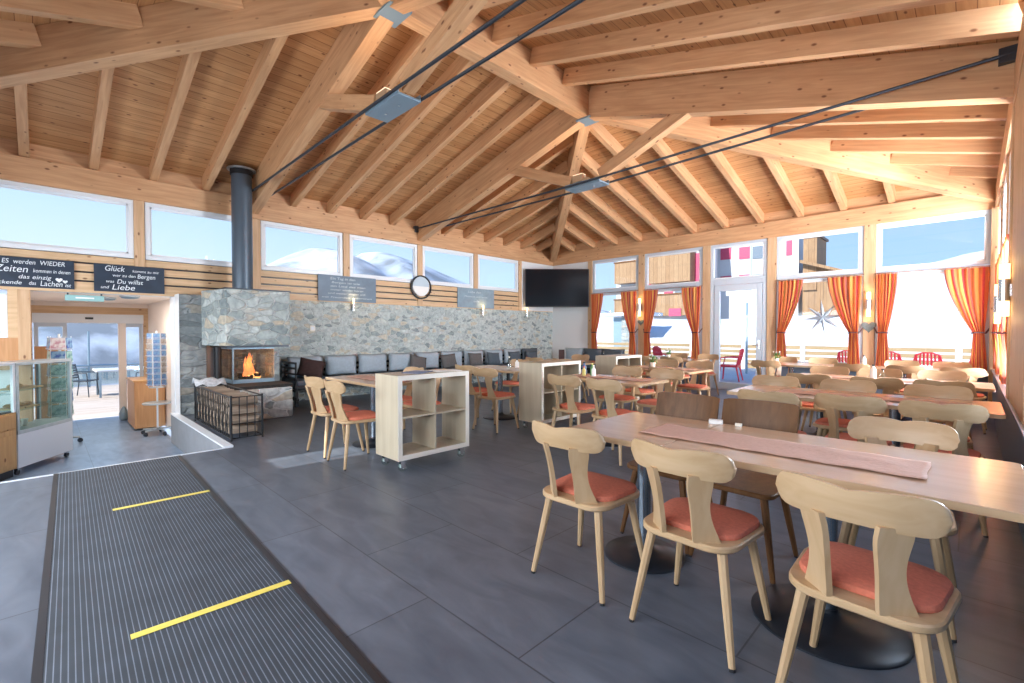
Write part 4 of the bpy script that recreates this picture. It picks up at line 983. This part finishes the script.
tb(7.40, 7.97, -6.42, -5.64, 'small table at the aisle end of the second row from the camera')
tb(7.976, 9.175, -6.42, -5.64, 'long table of the second row on the window side')
tb(7.40, 7.97, -4.48, -3.72, 'small table at the aisle end of the third row on the window side')
tb(7.976, 9.175, -4.48, -3.72, 'long table of the third row on the window side')
tb(6.20, 7.39, -2.14, -1.38, 'long table in front of the star window, aisle end of the farthest row')
tb(7.396, 9.165, -2.14, -1.38, 'long table of the farthest row against the right-hand wall')
tb(5.35, 6.55, -6.50, -5.80, 'table with a green and yellow bottle set, behind the first pair of aisle chairs')
tb(5.10, 6.30, -4.72, -3.90, 'table in the middle block, second from the camera, left of the glass door')
tb(4.00, 5.24, -2.12, -1.38, 'farthest table of the middle block, just left of the glass door')
tb(3.42, 4.70, -8.44, -7.84, 'table left of the nearest shelf unit, covered by a pink runner', .24)
tb(3.30, 4.50, -6.28, -5.60, 'table between the nearest shelf unit and the second one', .27)
tb(2.95, 4.20, -4.15, -3.45, 'table behind the second shelf unit, in front of the sofa')
BOTT = .9
# ================================================================= chairs
def lerp(a, b, t): return a + (b - a) * t
def legs(t, mat, sp=.0):
    for sx in (-1, 1):
        for sy in (-1, 1):
            o = obj('leg', tube(bmesh.new(), [(sx * .150, sy * .150, .428), (sx * .183, sy * .180, .22), (sx * .216, sy * .212, .012)], [.021, .0185, .0135], 8), mat, t, smooth='auto')
            obj('leg_cap', tube(bmesh.new(), [(sx * .216, sy * .212, .012), (sx * .218, sy * .214, 0)], .012, 8), 'black_plastic', o)
def rail_outline():
    P = []; n = 26
    def cap(u): q = max(0, (abs(u) - .80) / .20); return 1 - math.sqrt(max(0, 1 - q * q))
    def su(i): t = -1 + 2 * i / n; return math.copysign(1 - (1 - abs(t)) ** 1.35, t)
    for i in range(n + 1):
        u = su(i); z = .826 + .013 * abs(math.sin(math.pi * min(1, abs(u)))) ** .8 - .050 * cap(u)
        P.append((u * .222, z))
    for i in range(n + 1):
        u = -su(i); z = .716 + .008 * math.cos(u * 3.3) + .014 * abs(u) ** 2 + .050 * cap(u)
        P.append((u * .222, z))
    return P
def ycurve(u): return .076 * (u / .222) ** 2
def backy(z): return -.200 - .100 * ((z - .45) / .39)
def light_chair():
    t = thing('dining_chair', '', 'chair')
    seat = [(x * (1 if y > 0 else .93), y) for x, y in rrect(.445, .43, .11, 7)]
    obj('seat', slab(bmesh.new(), seat, .424, .452, .006), 'beech_x', t, smooth='auto')
    pad = [(x * (1 if y > 0 else .95), y + .034) for x, y in rrect(.405, .345, .10, 7)]
    bm = bmesh.new(); n = len(pad); rings = []
    for k, z in ((1.0, .453), (1.01, .463), (.985, .474), (.90, .481), (.55, .487), (.0, .489)):
        if k == 0: continue
        rings.append([bm.verts.new((x * k, .034 + (y - .034) * k, z)) for x, y in pad])
    for A, B in zip(rings, rings[1:]):
        for i in range(n): bm.faces.new([A[i], A[(i + 1) % n], B[(i + 1) % n], B[i]])
    bm.faces.new(rings[0][::-1]); bm.faces.new(rings[-1])
    obj('seat_pad', bm, 'orange_fabric', t, smooth='auto')
    # curved head rail built as a strip grid so that it bends
    bm = bmesh.new(); n = 26; P = rail_outline(); top, bot = P[:n + 1], P[n + 1:][::-1]
    F, B_ = [], []
    for (u, zt), (_, zb) in zip(top, bot):
        cf, cb = [], []
        for k in range(5):
            z = lerp(zb, zt, k / 4); y = backy(z) + ycurve(u)
            e_ = .004 if k in (0, 4) else 0
            cf.append(bm.verts.new((u, y + .011 - e_, z))); cb.append(bm.verts.new((u, y - .011 + e_, z)))
        F.append(cf); B_.append(cb)
    for i in range(n):
        for k in range(4):
            bm.faces.new([F[i][k], F[i + 1][k], F[i + 1][k + 1], F[i][k + 1]]); bm.faces.new([B_[i][k], B_[i][k + 1], B_[i + 1][k + 1], B_[i + 1][k]])
        bm.faces.new([F[i][4], F[i + 1][4], B_[i + 1][4], B_[i][4]]); bm.faces.new([F[i][0], B_[i][0], B_[i + 1][0], F[i + 1][0]])
    for i in (0, n):
        for k in range(4): bm.faces.new([F[i][k], F[i][k + 1], B_[i][k + 1], B_[i][k]] if i == 0 else [F[i][k], B_[i][k], B_[i][k + 1], F[i][k + 1]])
    obj('head_rail', bm, 'beech_x', t, smooth='auto')
    for s in (-1, 1):
        bm = bmesh.new(); R_ = []; m = 14
        for i in range(m + 1):
            q = i / m; z = lerp(.450, .735, q)
            c = .102 - .014 * math.sin(q * math.pi) + .004 * q
            w = .054 - .014 * math.sin(min(1, q * 1.15) * math.pi) ** 1.3 - .006 * q
            y = backy(z) + ycurve(c); ca, sa = math.cos(.72), math.sin(.72)
            R_.append([bm.verts.new((s * (c + ca * a_ - sa * b_), y + sa * a_ + ca * b_ + .004, z)) for a_, b_ in ((-w, .010), (w, .010), (w, -.010), (-w, -.010))])
        for A, B in zip(R_, R_[1:]):
            for i in range(4): bm.faces.new([A[i], A[(i + 1) % 4], B[(i + 1) % 4], B[i]])
        bm.faces.new(R_[0][::-1]); bm.faces.new(R_[-1])
        obj('back_slat', bm, 'beech', t, smooth='auto')
    legs(t, 'beech')
    return t
def brown_chair():
    t = thing('plywood_chair', '', 'chair')
    obj('seat', slab(bmesh.new(), rrect(.42, .42, .06, 6), .424, .452, .006), 'brown_wood', t, smooth='auto')
    bm = bmesh.new(); n = 16; G = []
    for i in range(n + 1):
        u = -.213 + .426 * i / n; c = []
        for k in range(7):
            z = lerp(.635, .872, k / 6); ed = max(0, abs(u) / .213 - .9) / .1; zz = lerp(z, .75, .06 * ed ** 2)
            y = backy(z) + .050 * (u / .213) ** 2
            c.append((bm.verts.new((u, y + .006, zz)), bm.verts.new((u, y - .006, zz))))
        G.append(c)
    for i in range(n):
        for k in range(6):
            a, b, c, d = G[i][k], G[i + 1][k], G[i + 1][k + 1], G[i][k + 1]
            bm.faces.new([a[0], b[0], c[0], d[0]]); bm.faces.new([a[1], d[1], c[1], b[1]])
        bm.faces.new([G[i][0][0], G[i][0][1], G[i + 1][0][1], G[i + 1][0][0]]); bm.faces.new([G[i][6][0], G[i + 1][6][0], G[i + 1][6][1], G[i][6][1]])
    for i in (0, n):
        for k in range(6): bm.faces.new([G[i][k][0], G[i][k + 1][0], G[i][k + 1][1], G[i][k][1]])
    obj('backrest', bm, 'brown_wood', t, smooth='auto')
    for s in (-1, 1): obj('back_post', tube(bmesh.new(), [(s * .17, -.17, .44), (s * .175, -.225, .60), (s * .175, -.268, .80)], .014, 8), 'brown_wood', t)
    legs(t, 'brown_wood')
    return t
LC = light_chair(); BC = brown_chair(); BC2 = None
NR, FR = 0, math.pi
chairs = [
 (7.562, -8.795, 1, 'light wooden chair with orange pad, leftmost of the three in the foreground'),
 (8.165, -8.805, -1, 'light wooden chair with orange pad, middle one of the three in the foreground'),
 (8.772, -8.885, -3, 'large light wooden chair nearest the camera with reddish pad, rightmost in the foreground'),
 (8.755, -7.98, 180, 'light wooden chair across the foreground table, facing the camera beside the runner'),
 (7.865, -6.62, 0, 'light chair at the second row, its back rising just above the right brown chair'),
 (8.385, -6.48, -3, 'light chair at the second row, middle one of three with backs to the camera'),
 (8.865, -6.48, 2, 'light chair with reddish pad at the second row, rightmost with its back to the camera'),
 (7.555, -5.70, 180, 'light chair at the aisle end of the second row, facing the camera'),
 (8.180, -5.68, 182, 'light chair on the far side of the second row, middle one facing the camera'),
 (8.805, -5.72, 180, 'light chair on the far side of the second row, rightmost one facing the camera'),
 (7.72, -4.66, 0, 'light chair at the third row, leftmost of the backs seen there'),
 (8.31, -4.66, 2, 'light chair at the third row, middle of the backs seen there'),
 (8.82, -4.60, -1, 'light chair at the third row, rightmost of the backs seen there'),
 (7.655, -3.66, 180, 'light chair on the far side of the third row, leftmost one facing the camera'),
 (8.185, -3.66, 178, 'light chair on the far side of the third row, behind the small white bottle'),
 (8.765, -3.58, 181, 'light chair on the far side of the third row, rightmost one near the curtained corner'),
 (6.60, -2.28, 0, 'light chair beside the glass door, back to the camera at the farthest long table'),
 (7.75, -2.28, 2, 'light chair at the farthest row below the right curtain of the star window'),
 (8.36, -2.26, 0, 'light chair at the farthest row below the rightmost wall lamp post'),
 (8.93, -2.24, -2, 'light chair at the farthest row, the one closest to the right-hand wall'),
 (6.52, -1.32, 180, 'light chair on the far side of the farthest row, just right of the glass door'),
 (7.13, -1.32, 180, 'light chair on the far side of the farthest row, below the hanging star'),
 (8.20, -1.30, 180, 'light chair against the rightmost window, left one of the pair'),
 (8.79, -1.28, 180, 'light chair against the rightmost window, right one of the pair'),
 (5.855, -6.66, 2, 'light chair with orange pad directly right of the middle shelf unit'),
 (6.43, -6.72, -6, 'light chair with orange pad, second to the right of the middle shelf unit'),
 (5.79, -5.66, 180, 'light chair in the middle block facing the camera behind the green and yellow bottles'),
 (6.36, -5.70, 180, 'light chair in the middle block facing the camera just left of the brown chairs'),
 (5.62, -4.90, 0, 'light chair at the second middle table, left one with its back to the camera'),
 (6.16, -4.90, -12, 'light chair at the second middle table, right one turned to the aisle'),
 (5.38, -3.74, 180, 'light chair on the far side of the second middle table, left one'),
 (5.95, -3.76, 180, 'light chair on the far side of the second middle table, right one beside the aisle'),
 (4.40, -2.30, 0, 'light chair at the farthest middle table, left one with its back to the camera'),
 (4.98, -2.30, 0, 'light chair at the farthest middle table, right one with its back to the camera'),
 (4.42, -1.24, 180, 'light chair against the window left of the door, left one of the pair'),
 (5.10, -1.30, 180, 'light chair against the window left of the door, right one of the pair'),
 (4.10, -8.62, 0, 'light chair with orange pad in the patch of sunlight, farthest left in the room'),
 (4.655, -8.65, -4, 'light chair with orange pad directly left of the nearest shelf unit'),
 (3.86, -7.68, 180, 'light chair seen through the left compartments of the nearest shelf unit'),
 (4.42, -7.68, 180, 'light chair seen through the right compartments of the nearest shelf unit'),
 (3.94, -6.45, 0, 'light chair with orange pad just right of the nearest shelf unit'),
 (4.50, -6.60, 4, 'light chair with orange pad just left of the middle shelf unit'),
 (3.60, -5.42, 180, 'light chair facing the camera behind the table between the shelf units, left one'),
 (4.18, -5.42, 180, 'light chair facing the camera behind the table between the shelf units, right one'),
 (3.32, -4.30, 0, 'light chair behind the second shelf unit, left one'),
 (3.95, -4.28, 0, 'light chair behind the second shelf unit with its back level with the top, right one'),
 (3.30, -3.30, 180, 'light chair on the sofa side of the table behind the second shelf unit, left one'),
 (3.90, -3.30, 180, 'light chair on the sofa side of the table behind the second shelf unit, right one'),
]
for i, (x, y, a, lab) in enumerate(chairs):
    if i == 0: LC.location = (x, y, 0); LC.rotation_euler = (0, 0, math.radians(a)); LC['label'] = lab; c = LC
    else: c = dup(LC, (x, y, 0), math.radians(a), lab)
BC.location = (7.64, -8.03, 0); BC.rotation_euler = (0, 0, math.pi); BC['label'] = 'brown plywood-backed chair across the foreground table, left one of the two'
dup(BC, (8.09, -8.03, 0), math.pi - .01, 'brown plywood-backed chair across the foreground table, right one of the two')
# ================================================================= shelf units on castors
def trolley(loc, label):
    t = thing('shelf_trolley', label, 'shelf', loc)
    D, L, z0, z1 = .40, .84, .112, .895; T = .045
    obj('end_panel', bx(0, D, 0, T, z0, z1), 'birch_veneer', t, bevel=.002); obj('end_panel', bx(0, D, L - T, L, z0, z1), 'birch_veneer', t, bevel=.002)
    obj('top_panel', bx(0, D, T, L - T, z1 - T, z1), 'birch_veneer', t, bevel=.002); obj('bottom_panel', bx(0, D, T, L - T, z0, z0 + T), 'birch_veneer', t, bevel=.002)
    zm, ym = (z0 + z1) / 2, L / 2
    obj('shelf', bx(.003, D - .003, T, L - T, zm - .008, zm + .008), 'birch_veneer', t)
    obj('divider', bx(.004, D - .004, ym - .008, ym + .008, z0 + T, zm - .008), 'birch_veneer', t); obj('divider', bx(.004, D - .004, ym - .008, ym + .008, zm + .008, z1 - T), 'birch_veneer', t)
    bm = bmesh.new()
    for xx in (-.003, D):
        bm = bmesh.new()
        for r in ((0, T, z0, z1), (L - T, L, z0, z1), (T, L - T, z1 - T, z1), (T, L - T, z0, z0 + T)): box(bm, xx, xx + .003, r[0], r[1], r[2], r[3])
        obj('edging', bm, 'white_lacquer', t)
    for x in (.05, D - .05):
        for y in (.07, L - .07):
            c = obj('castor', boxes((x - .035, x + .035, y - .035, y + .035, .102, .112), (x - .022, x - .018, y - .02, y + .024, .03, .102), (x + .018, x + .022, y - .02, y + .024, .03, .102)), 'chrome', t)
            obj('wheel', tube(bmesh.new(), [(x - .014, y + .004, .041), (x + .014, y + .004, .041)], .041, 16), 'clear_plastic', c, smooth='auto')
            obj('wheel_hub', tube(bmesh.new(), [(x - .0165, y + .004, .041), (x + .0165, y + .004, .041)], .016, 12), 'white_frame', c)
    return t
trolley((4.90, -8.58, 0), 'white and birch four-compartment shelf unit on castors, nearest to the camera')
trolley((4.68, -6.34, 0), 'white and birch shelf unit on castors, the middle one of the three')
trolley((4.44, -4.20, 0), 'white and birch shelf unit on castors, third and farthest one')
def flat(name, label, cat, x, y, z, w, d, h, mat, rz=0, group=None):
    o = obj(name, slab(bmesh.new(), rrect(w, d, min(w, d) * .06, 2), 0, h), mat); o.location = (x, y, z); o.rotation_euler = (0, 0, rz); return tag(o, label, cat, group)
flat('magazine', 'dark blue magazine on top of the nearest shelf unit, at its left end', 'magazine', 5.08, -8.22, .896, .21, .29, .006, 'magazine_blue', .5)
flat('magazine', 'pale sheet of paper on top of the nearest shelf unit, at its right end', 'magazine', 5.12, -7.90, .896, .21, .28, .004, 'paper', -.2)
# ---- runners
def runner(label, x0, x1, y0, y1, fold=False, seed=0):
    nx, ny = 60, 10; q = random.Random(seed); bm = bmesh.new(); V = []
    for i in range(nx + 1):
        u = i / nx; x = lerp(x0, x1, u); row = []
        for j in range(ny + 1):
            v = j / ny; y = lerp(y0, y1, v) + .003 * math.sin(u * 23 + seed) + .001 * math.sin(u * 51)
            z = .7575 + .0015 * math.sin(u * 40 + v * 6) + .001 * math.sin(v * 30)
            if fold: z += .012 * math.exp(-((v - .80 + .55 * (u - .45)) / .07) ** 2) * (1 if .48 < u < .95 else 0) * math.sin((u - .48) / .47 * math.pi)
            row.append(bm.verts.new((x + .003 * math.sin(v * 9 + seed), y, z)))
        V.append(row)
    for i in range(nx):
        for j in range(ny): bm.faces.new([V[i][j], V[i + 1][j], V[i + 1][j + 1], V[i][j + 1]])
    o = obj('table_runner', bm, 'runner_linen', smooth=True); m = o.modifiers.new('t', 'SOLIDIFY'); m.thickness = .0015; m.offset = 1
    tag(o, label, 'table runner'); return o
runner('creased pink linen runner lying along the foreground table', 7.74, 8.90, -8.60, -8.28, True, 1)
runner('pink runner on the second-row table nearest the window wall', 7.75, 9.02, -6.20, -5.92, False, 2)
runner('pink runner on the table left of the nearest shelf unit', 3.60, 4.62, -8.26, -7.98, False, 3)
runner('pink runner on the middle-block table with the bottle set', 5.50, 6.45, -6.27, -6.00, False, 4)
runner('pink runner on the third-row table on the window side', 7.75, 9.02, -4.24, -3.98, False, 5)
runner('pink runner on the second table of the middle block', 5.30, 6.20, -4.44, -4.16, False, 6)
flat('napkin', 'folded white paper napkin on the seam of the foreground table, behind the runner', 'napkin', 7.935, -8.045, .7525, .075, .04, .022, 'paper', .3)
flat('card_holder', 'tiny white card holder on the foreground table in front of the right brown chair', 'holder', 8.06, -8.035, .7525, .035, .02, .016, 'white_lacquer', .2)
# ---- condiments
def bottle(x, y, h, r, mat, cap, label, cat='bottle', z=.7530, name='bottle'):
    t = thing(name, label, cat, (x, y, z))
    obj('bottle_body', lathe(bmesh.new(), [(r, 0), (r, h * .62), (r * .45, h * .78), (r * .4, h * .88)], 16), mat, t, smooth='auto')
    obj('bottle_cap', lathe(bmesh.new(), [(r * .48, h * .88), (r * .48, h)], 12), cap, t); return t
bottle(5.66, -6.05, .16, .024, 'green_label', 'yellow_label', 'green sauce bottle with a yellow cap on the middle-block table')
bottle(5.73, -6.12, .14, .026, 'paper', 'white_lacquer', 'small white shaker beside the green bottle on the middle-block table')
bottle(5.60, -6.14, .12, .022, 'yellow_label', 'red_plastic', 'yellow bottle with a red cap beside the green bottle')
bottle(5.43, -5.90, .16, .03, 'magazine_blue', 'black_plastic', 'dark blue jar at the left end of the middle-block table')
bottle(8.20, -4.10, .17, .030, 'paper', 'black_plastic', 'white bottle standing on the third-row table on the window side')
bottle(8.28, -4.05, .12, .028, 'clear_plastic', 'black_plastic', 'glass shaker beside the white bottle on the third row')
bottle(3.95, -5.80, .17, .032, 'clear_plastic', 'white_lacquer', 'glass dispenser on the table between the shelf units')
bottle(4.04, -5.72, .13, .03, 'paper', 'black_plastic', 'white shaker beside the glass dispenser between the shelf units')
bottle(7.80, -1.75, .18, .03, 'paper', 'black_plastic', 'white bottle on the farthest row below the rightmost lamp post')
def flower(x, y, label, mat='leaf', seed=1):
    t = thing('flower_pot', label, 'plant', (x, y, .753)); q = random.Random(seed)
    obj('pot', lathe(bmesh.new(), [(.030, 0), (.042, .08), (.040, .081)], 16), 'white_lacquer', t)
    bm = bmesh.new()
    for k in range(26):
        a, r, h = q.uniform(0, 6.28), q.uniform(.02, .075), q.uniform(.09, .19); d = Vector((math.cos(a), math.sin(a), 0)); s = Vector((-d.y, d.x, 0)) * .014
        p = d * r + Vector((0, 0, h)); V = [bm.verts.new(v) for v in (p * .9 - Vector((0, 0, .02)), p + s, p + d * .035 + Vector((0, 0, .008)), p - s)]; bm.faces.new(V)
        tube(bm, [Vector((0, 0, .075)), p], .0015, 4)
    obj('leaves', bm, mat, t)
    bm = bmesh.new()
    for k in range(5): a = q.uniform(0, 6.28); bmesh.ops.create_icosphere(bm, subdivisions=1, radius=.014, matrix=Matrix.Translation((.05 * math.cos(a), .05 * math.sin(a), q.uniform(.14, .2))))
    fl = obj('blossoms', bm, 'paper', t)
flower(5.55, -4.30, 'small potted plant with white blossoms on the second table of the middle block', seed=2)
flower(4.55, -1.75, 'small potted plant on the farthest table left of the glass door', seed=4)
flower(6.55, -1.72, 'small potted plant beside the glass door on the farthest long table', seed=5)
mn = thing('menu_stand', 'dark red menu card standing on the sofa table behind the second shelf unit', 'menu', (3.42, -3.85, .753), .6)
obj('card', boxes((-.055, .055, -.006, .0, 0, .21)), 'cushion_brown', mn); obj('foot', boxes((-.05, .05, -.03, .03, 0, .01)), 'black_plastic', mn)
# ================================================================= entrance mat
mt = thing('entrance_mat', 'long dark ribbed entrance mat with two yellow stripes', 'mat', (0, 0, 0))
P0, P1, P2, P3 = (3.125, -10.775), (3.125, -9.865), (8.1, -10.02), (8.1, -10.925)
ang = math.atan2(-.155, 4.975)
MM = Matrix.Translation((3.125, -10.775, 0)) @ Matrix.Rotation(ang, 4, 'Z')
bm = bmesh.new(); prism(bm, [(0, 0), (5.0, 0), (5.0, .905), (0, .905)], lambda a, b: (a, b, .001), lambda a, b: (a, b, .012))
mo = obj('mat_surface', bm, 'ribbed_mat', mt, mw=Matrix.Translation((3.125, -10.775, 0)) @ Matrix.Rotation(ang, 4, 'Z'))
for (a, b, s) in ((0, .03, 'rubber_edge'), (.875, .905, 'rubber_edge')):
    o = obj(s, bx(0, 5.0, a - .02 if a == 0 else a + .02, b - .02 if a == 0 else b + .02, .001, .0135), 'black_plastic', mt, mw=MM)
for (x, y0, y1) in ((1.49, .31, .905), (3.385, .27, .905)):
    o = obj('safety_stripe', bx(x - .022, x + .022, y0, y1, .0137, .0150), 'yellow_tape', mt, mw=MM); o['label'] = 'yellow adhesive stripe'
reroot(mt, (5.6, -10.4, 0))
# ================================================================= entrance furniture
t = thing('display_case', 'glass refrigerated display case with a pale lower panel on castors, beside the entrance', 'display case', (.80, -11.07, LOW), math.atan2(.46, -.71))
WF, DF = .94, .40    # local: x along the front towards the door, y>0 is the customer side after turning
S_ = -1
def cb(a, b, y0, y1, z0, z1): return (a, b, min(S_ * y0, S_ * y1) + 0, max(S_ * y0, S_ * y1), z0, z1)
def B2(*L): return boxes(*[(l[0], l[1], l[2], l[3], l[4], l[5]) for l in L])
# front face at y=0, body behind at +y
obj('lower_panel', boxes((.0, WF, .0, DF, .09, .50)), 'ledge_stone', t, bevel=.004)
obj('frame', boxes((0, .035, 0, .035, .50, 1.36), (WF - .035, WF, 0, .035, .50, 1.36), (0, .035, DF - .035, DF, .50, 1.36), (WF - .035, WF, DF - .035, DF, .50, 1.36), (0, WF, 0, DF, 1.34, 1.375), (0, WF, -.003, DF, .50, .545)), 'galvanised', t, bevel=.003)
for k, z in enumerate((.55, .78, 1.02)): 
    if k: obj('glass_shelf', boxes((.04, WF - .04, .03, DF - .04, z, z + .008)), 'case_glass', t)
obj('glass_pane', boxes((.035, WF - .035, .008, .013, .545, 1.34)), 'case_glass', t); obj('glass_pane', boxes((WF - .014, WF - .009, .035, DF - .035, .545, 1.34)), 'case_glass', t); obj('glass_pane', boxes((.009, .014, .035, DF - .035, .545, 1.34)), 'case_glass', t)
for x in (.05, WF - .05):
    for y in (.05, DF - .05):
        c = obj('castor', boxes((x - .02, x + .02, y - .02, y + .02, .06, .089)), 'chrome', t); obj('wheel', tube(bmesh.new(), [(x, y - .012, .035), (x, y + .012, .035)], .034, 14), 'black_plastic', c)
CASE = t.matrix_basis if False else (Matrix.Translation(t.location) @ Matrix.Rotation(math.atan2(.46, -.71), 4, 'Z'))
t.scale = (1, 1, 1)
def incase(x, y, z): return CASE @ Vector((x, y, z))
for k, (x, z, m, l) in enumerate(((.30, .788, 'oak', 'wooden tray of pastries on the middle shelf of the display case'), (.36, 1.028, 'oak', 'wooden board on the top shelf of the display case'))):
    tr_ = thing('serving_tray', l, 'tray', incase(x, .20, z), math.atan2(.46, -.71))
    obj('tray_board', slab(bmesh.new(), rrect(.44, .22, .03), 0, .018, .003), m, tr_)
    for j in range(4 if k == 0 else 2):
        o = obj('pastry', lathe(bmesh.new(), [(.02, 0), (.045, .012), (.042, .035), (.015, .05)], 14), 'bread', smooth='auto'); o.location = incase(x - .15 + .10 * j, .20, z + .0185)
        tag(o, ('round brown pastry, %s from the left on the middle shelf of the display case' if k == 0 else 'round brown loaf, %s from the left on the top shelf of the display case') % ORD[j], 'pastry', 'pastries in the display case %s shelf' % ('middle' if k == 0 else 'top'))
for j in range(3):
    o = obj('cup', lathe(bmesh.new(), [(.028, 0), (.036, .09)], 14), 'white_lacquer'); o.location = incase(.18 + .11 * j, .2, .5455); tag(o, 'white paper cup at the bottom of the display case, %s from the left' % ORD[j], 'cup', 'cups in the display case')
# oak counter in front-left of the case
t = thing('counter', 'oak counter cabinet at the left edge of the picture, with a dark plinth', 'counter', (1.02, -11.30, LOW), math.atan2(.46, -.71))
t.location = CASE @ Vector((-.62, 0, 0)); t.location.z = LOW
obj('carcass', boxes((0, .60, .0, .30, .10, .78)), 'oak', t, bevel=.003); obj('plinth', boxes((.02, .60, .04, .30, .0, .099)), 'black_plastic', t)
dr = obj('door', boxes((.08, .57, -.018, -.001, .12, .58)), 'oak', t, bevel=.004); obj('door_panel', boxes((.14, .51, -.024, -.0185, .18, .52)), 'oak', dr, bevel=.003)
obj('drawer', boxes((.08, .57, -.018, -.001, .60, .76)), 'oak', t, bevel=.004)
g = thing('sneeze_guard', 'glass showcase with a silver corner post standing on the oak counter', 'display case', CASE @ Vector((-.62, 0, .781)), math.atan2(.46, -.71))
obj('frame', boxes((.565, .60, 0, .03, 0, .595), (0, .60, 0, .30, .57, .60), (.575, .60, .27, .30, 0, .57)), 'white_frame', g, bevel=.003)
obj('glass_pane', boxes((0, .565, .005, .010, 0, .57)), 'case_glass', g); obj('glass_shelf', boxes((0, .565, .02, .28, .22, .228)), 'case_glass', g); obj('tray', boxes((0, .56, .02, .28, .0, .02)), 'black_plastic', g)
for j in range(3):
    p = CASE @ Vector((-.20 + .09 * j, .14, 1.010)); o = obj('plate', lathe(bmesh.new(), [(.03, 0), (.042, .012), (.040, .014)], 18), 'white_lacquer'); o.location = p; tag(o, 'white plate on the glass shelf above the oak counter, %s from the right' % ORD[j], 'plate', 'plates above the oak counter')
# ---- postcard racks
def rack(name, loc, label, r, z0, z1, rows, cols, mats, cardlab, grp, base=True, tray=None, cw=.105, ch=.145):
    t = thing(name, label, 'rack', loc)
    obj('pole', tube(bmesh.new(), [(0, 0, .10), (0, 0, z1 + .04)], .014, 12), 'white_frame', t)
    if tray: obj('tray', lathe(bmesh.new(), [(.20, tray), (.21, tray + .005), (.21, tray + .025), (.20, tray + .03)], 28), 'galvanised', t)
    for k in range(5):
        a = 6.283 * k / 5 + .3; p = (.22 * math.cos(a), .22 * math.sin(a))
        f = obj('foot', tube(bmesh.new(), [(0, 0, .10), (p[0], p[1], .085)], .015, 8), 'galvanised', t)
        obj('wheel', tube(bmesh.new(), [(p[0] - .014 * math.sin(a), p[1] + .014 * math.cos(a), .035), (p[0] + .014 * math.sin(a), p[1] - .014 * math.cos(a), .035)], .034, 12), 'steel_dark', f)
    q = random.Random(5)
    me = {}
    for m in mats:
        b = mesh_of(boxes((-cw / 2, cw / 2, -.004, .0, 0, ch))); b.materials.append(MATS[m]); me[m] = b
    for c in range(cols):
        a = math.radians(-8) + 6.283 * (c - (cols // 2 if cols % 2 else cols // 2)) / cols; n = Vector((math.cos(a), math.sin(a), 0))
        vis = n.dot(Vector((.98, -.15, 0))) > -.1; COLN = {-2: 'far left', -1: 'left', 0: 'middle', 1: 'right', 2: 'far right'}.get(c - cols // 2, 'rear')
        bm = bmesh.new(); s = Vector((-n.y, n.x, 0))
        for sg in (-1, 1):
            b0 = n * (r - .01) + s * sg * cw * .52; tube(bm, [b0 + Vector((0, 0, z0 - .02)), b0 + Vector((0, 0, z1))], .004, 5)
        for k in range(rows):
            z = z0 + (z1 - z0) * k / rows; h0 = n * (r + .02) - s * cw * .5 + Vector((0, 0, z + .02)); h1 = n * (r + .02) + s * cw * .5 + Vector((0, 0, z + .02)); tube(bm, [h0, h1], .003, 4)
            tube(bm, [h0, h0 - n * .03 - Vector((0, 0, .02)), h1 - n * .03 - Vector((0, 0, .02)), h1], .003, 4)
        obj('card_column', bm, 'white_frame', t)
        for k in range(rows):
            z = z0 + (z1 - z0) * k / rows + .004; m = q.choice(mats)
            if not vis: continue
            o = bpy.data.objects.new('postcard', me[m]); C.objects.link(o); o.location = Vector(loc) + n * (r + .008) + Vector((0, 0, z)); o.rotation_euler = (math.radians(-4), 0, a + math.pi / 2)
            tag(o, cardlab % (COLN, ORD[rows - 1 - k]), 'postcard', grp)
    obj('top_ring', lathe(bmesh.new(), [(r * .9, z0 - .04), (r * .9, z0 - .03)], 20), 'white_frame', t)
    return t
rack('postcard_rack', (-.90, -9.47, LOW), 'revolving postcard rack with mostly blue cards at the right side of the entrance', .13, .84, 1.73, 9, 8, ['card_blue', 'card_blue', 'card_mixed'], 'postcard in the %s column of the right-hand entrance rack, %s from the top', 'postcards in the right rack', True, .52, .088, .09)
rack('card_rack', (-1.05, -10.66, LOW), 'revolving rack of larger green and pink cards behind the glass display case', .12, .45, 1.68, 6, 5, ['card_teal', 'card_teal', 'card_pink', 'card_blue'], 'card in the %s column of the rack behind the display case, %s from top', 'cards in the left rack', True, None, .16, .18)
# cupboard and boxes behind the rack
t = thing('cupboard', 'orange-brown wooden cupboard against the entrance wall, behind the postcard rack', 'cupboard', (-2.45, -9.27, LOW))
obj('body', boxes((0, .95, -.44, 0, .03, .86)), 'orange_board', t, bevel=.004); obj('top', boxes((-.01, .96, -.46, 0, .861, .885)), 'oak', t); obj('door', boxes((.952, .965, -.42, -.02, .06, .83)), 'orange_board', t, bevel=.003)
t = thing('side_table', 'narrow pale wooden side shelf beyond the orange cupboard, beside the sliding door', 'shelf', (-3.35, -9.28, LOW))
obj('body', boxes((0, .70, -.34, 0, .0, .80)), 'oak', t, bevel=.004)
bg_ = obj('bag', lathe(bmesh.new(), [(.06, 0), (.10, .03), (.11, .18), (.06, .30), (.02, .36)], 16), 'steel_blue', smooth='auto'); bg_.scale = (.7, .7, .75); bg_.location = (-2.95, -9.72, LOW + .001); tag(bg_, 'dark blue bag on the entrance floor beside the side shelf', 'bag')
t = thing('info_stand', 'white framed notice hanging on the post right of the entrance', 'sign', (-.75, -9.27, .95))
obj('frame', boxes((-.11, .11, -.012, .018, -.15, .15)), 'white_frame', t); obj('sheet', boxes((-.09, .09, -.014, -.0125, -.13, .13)), 'paper', t)
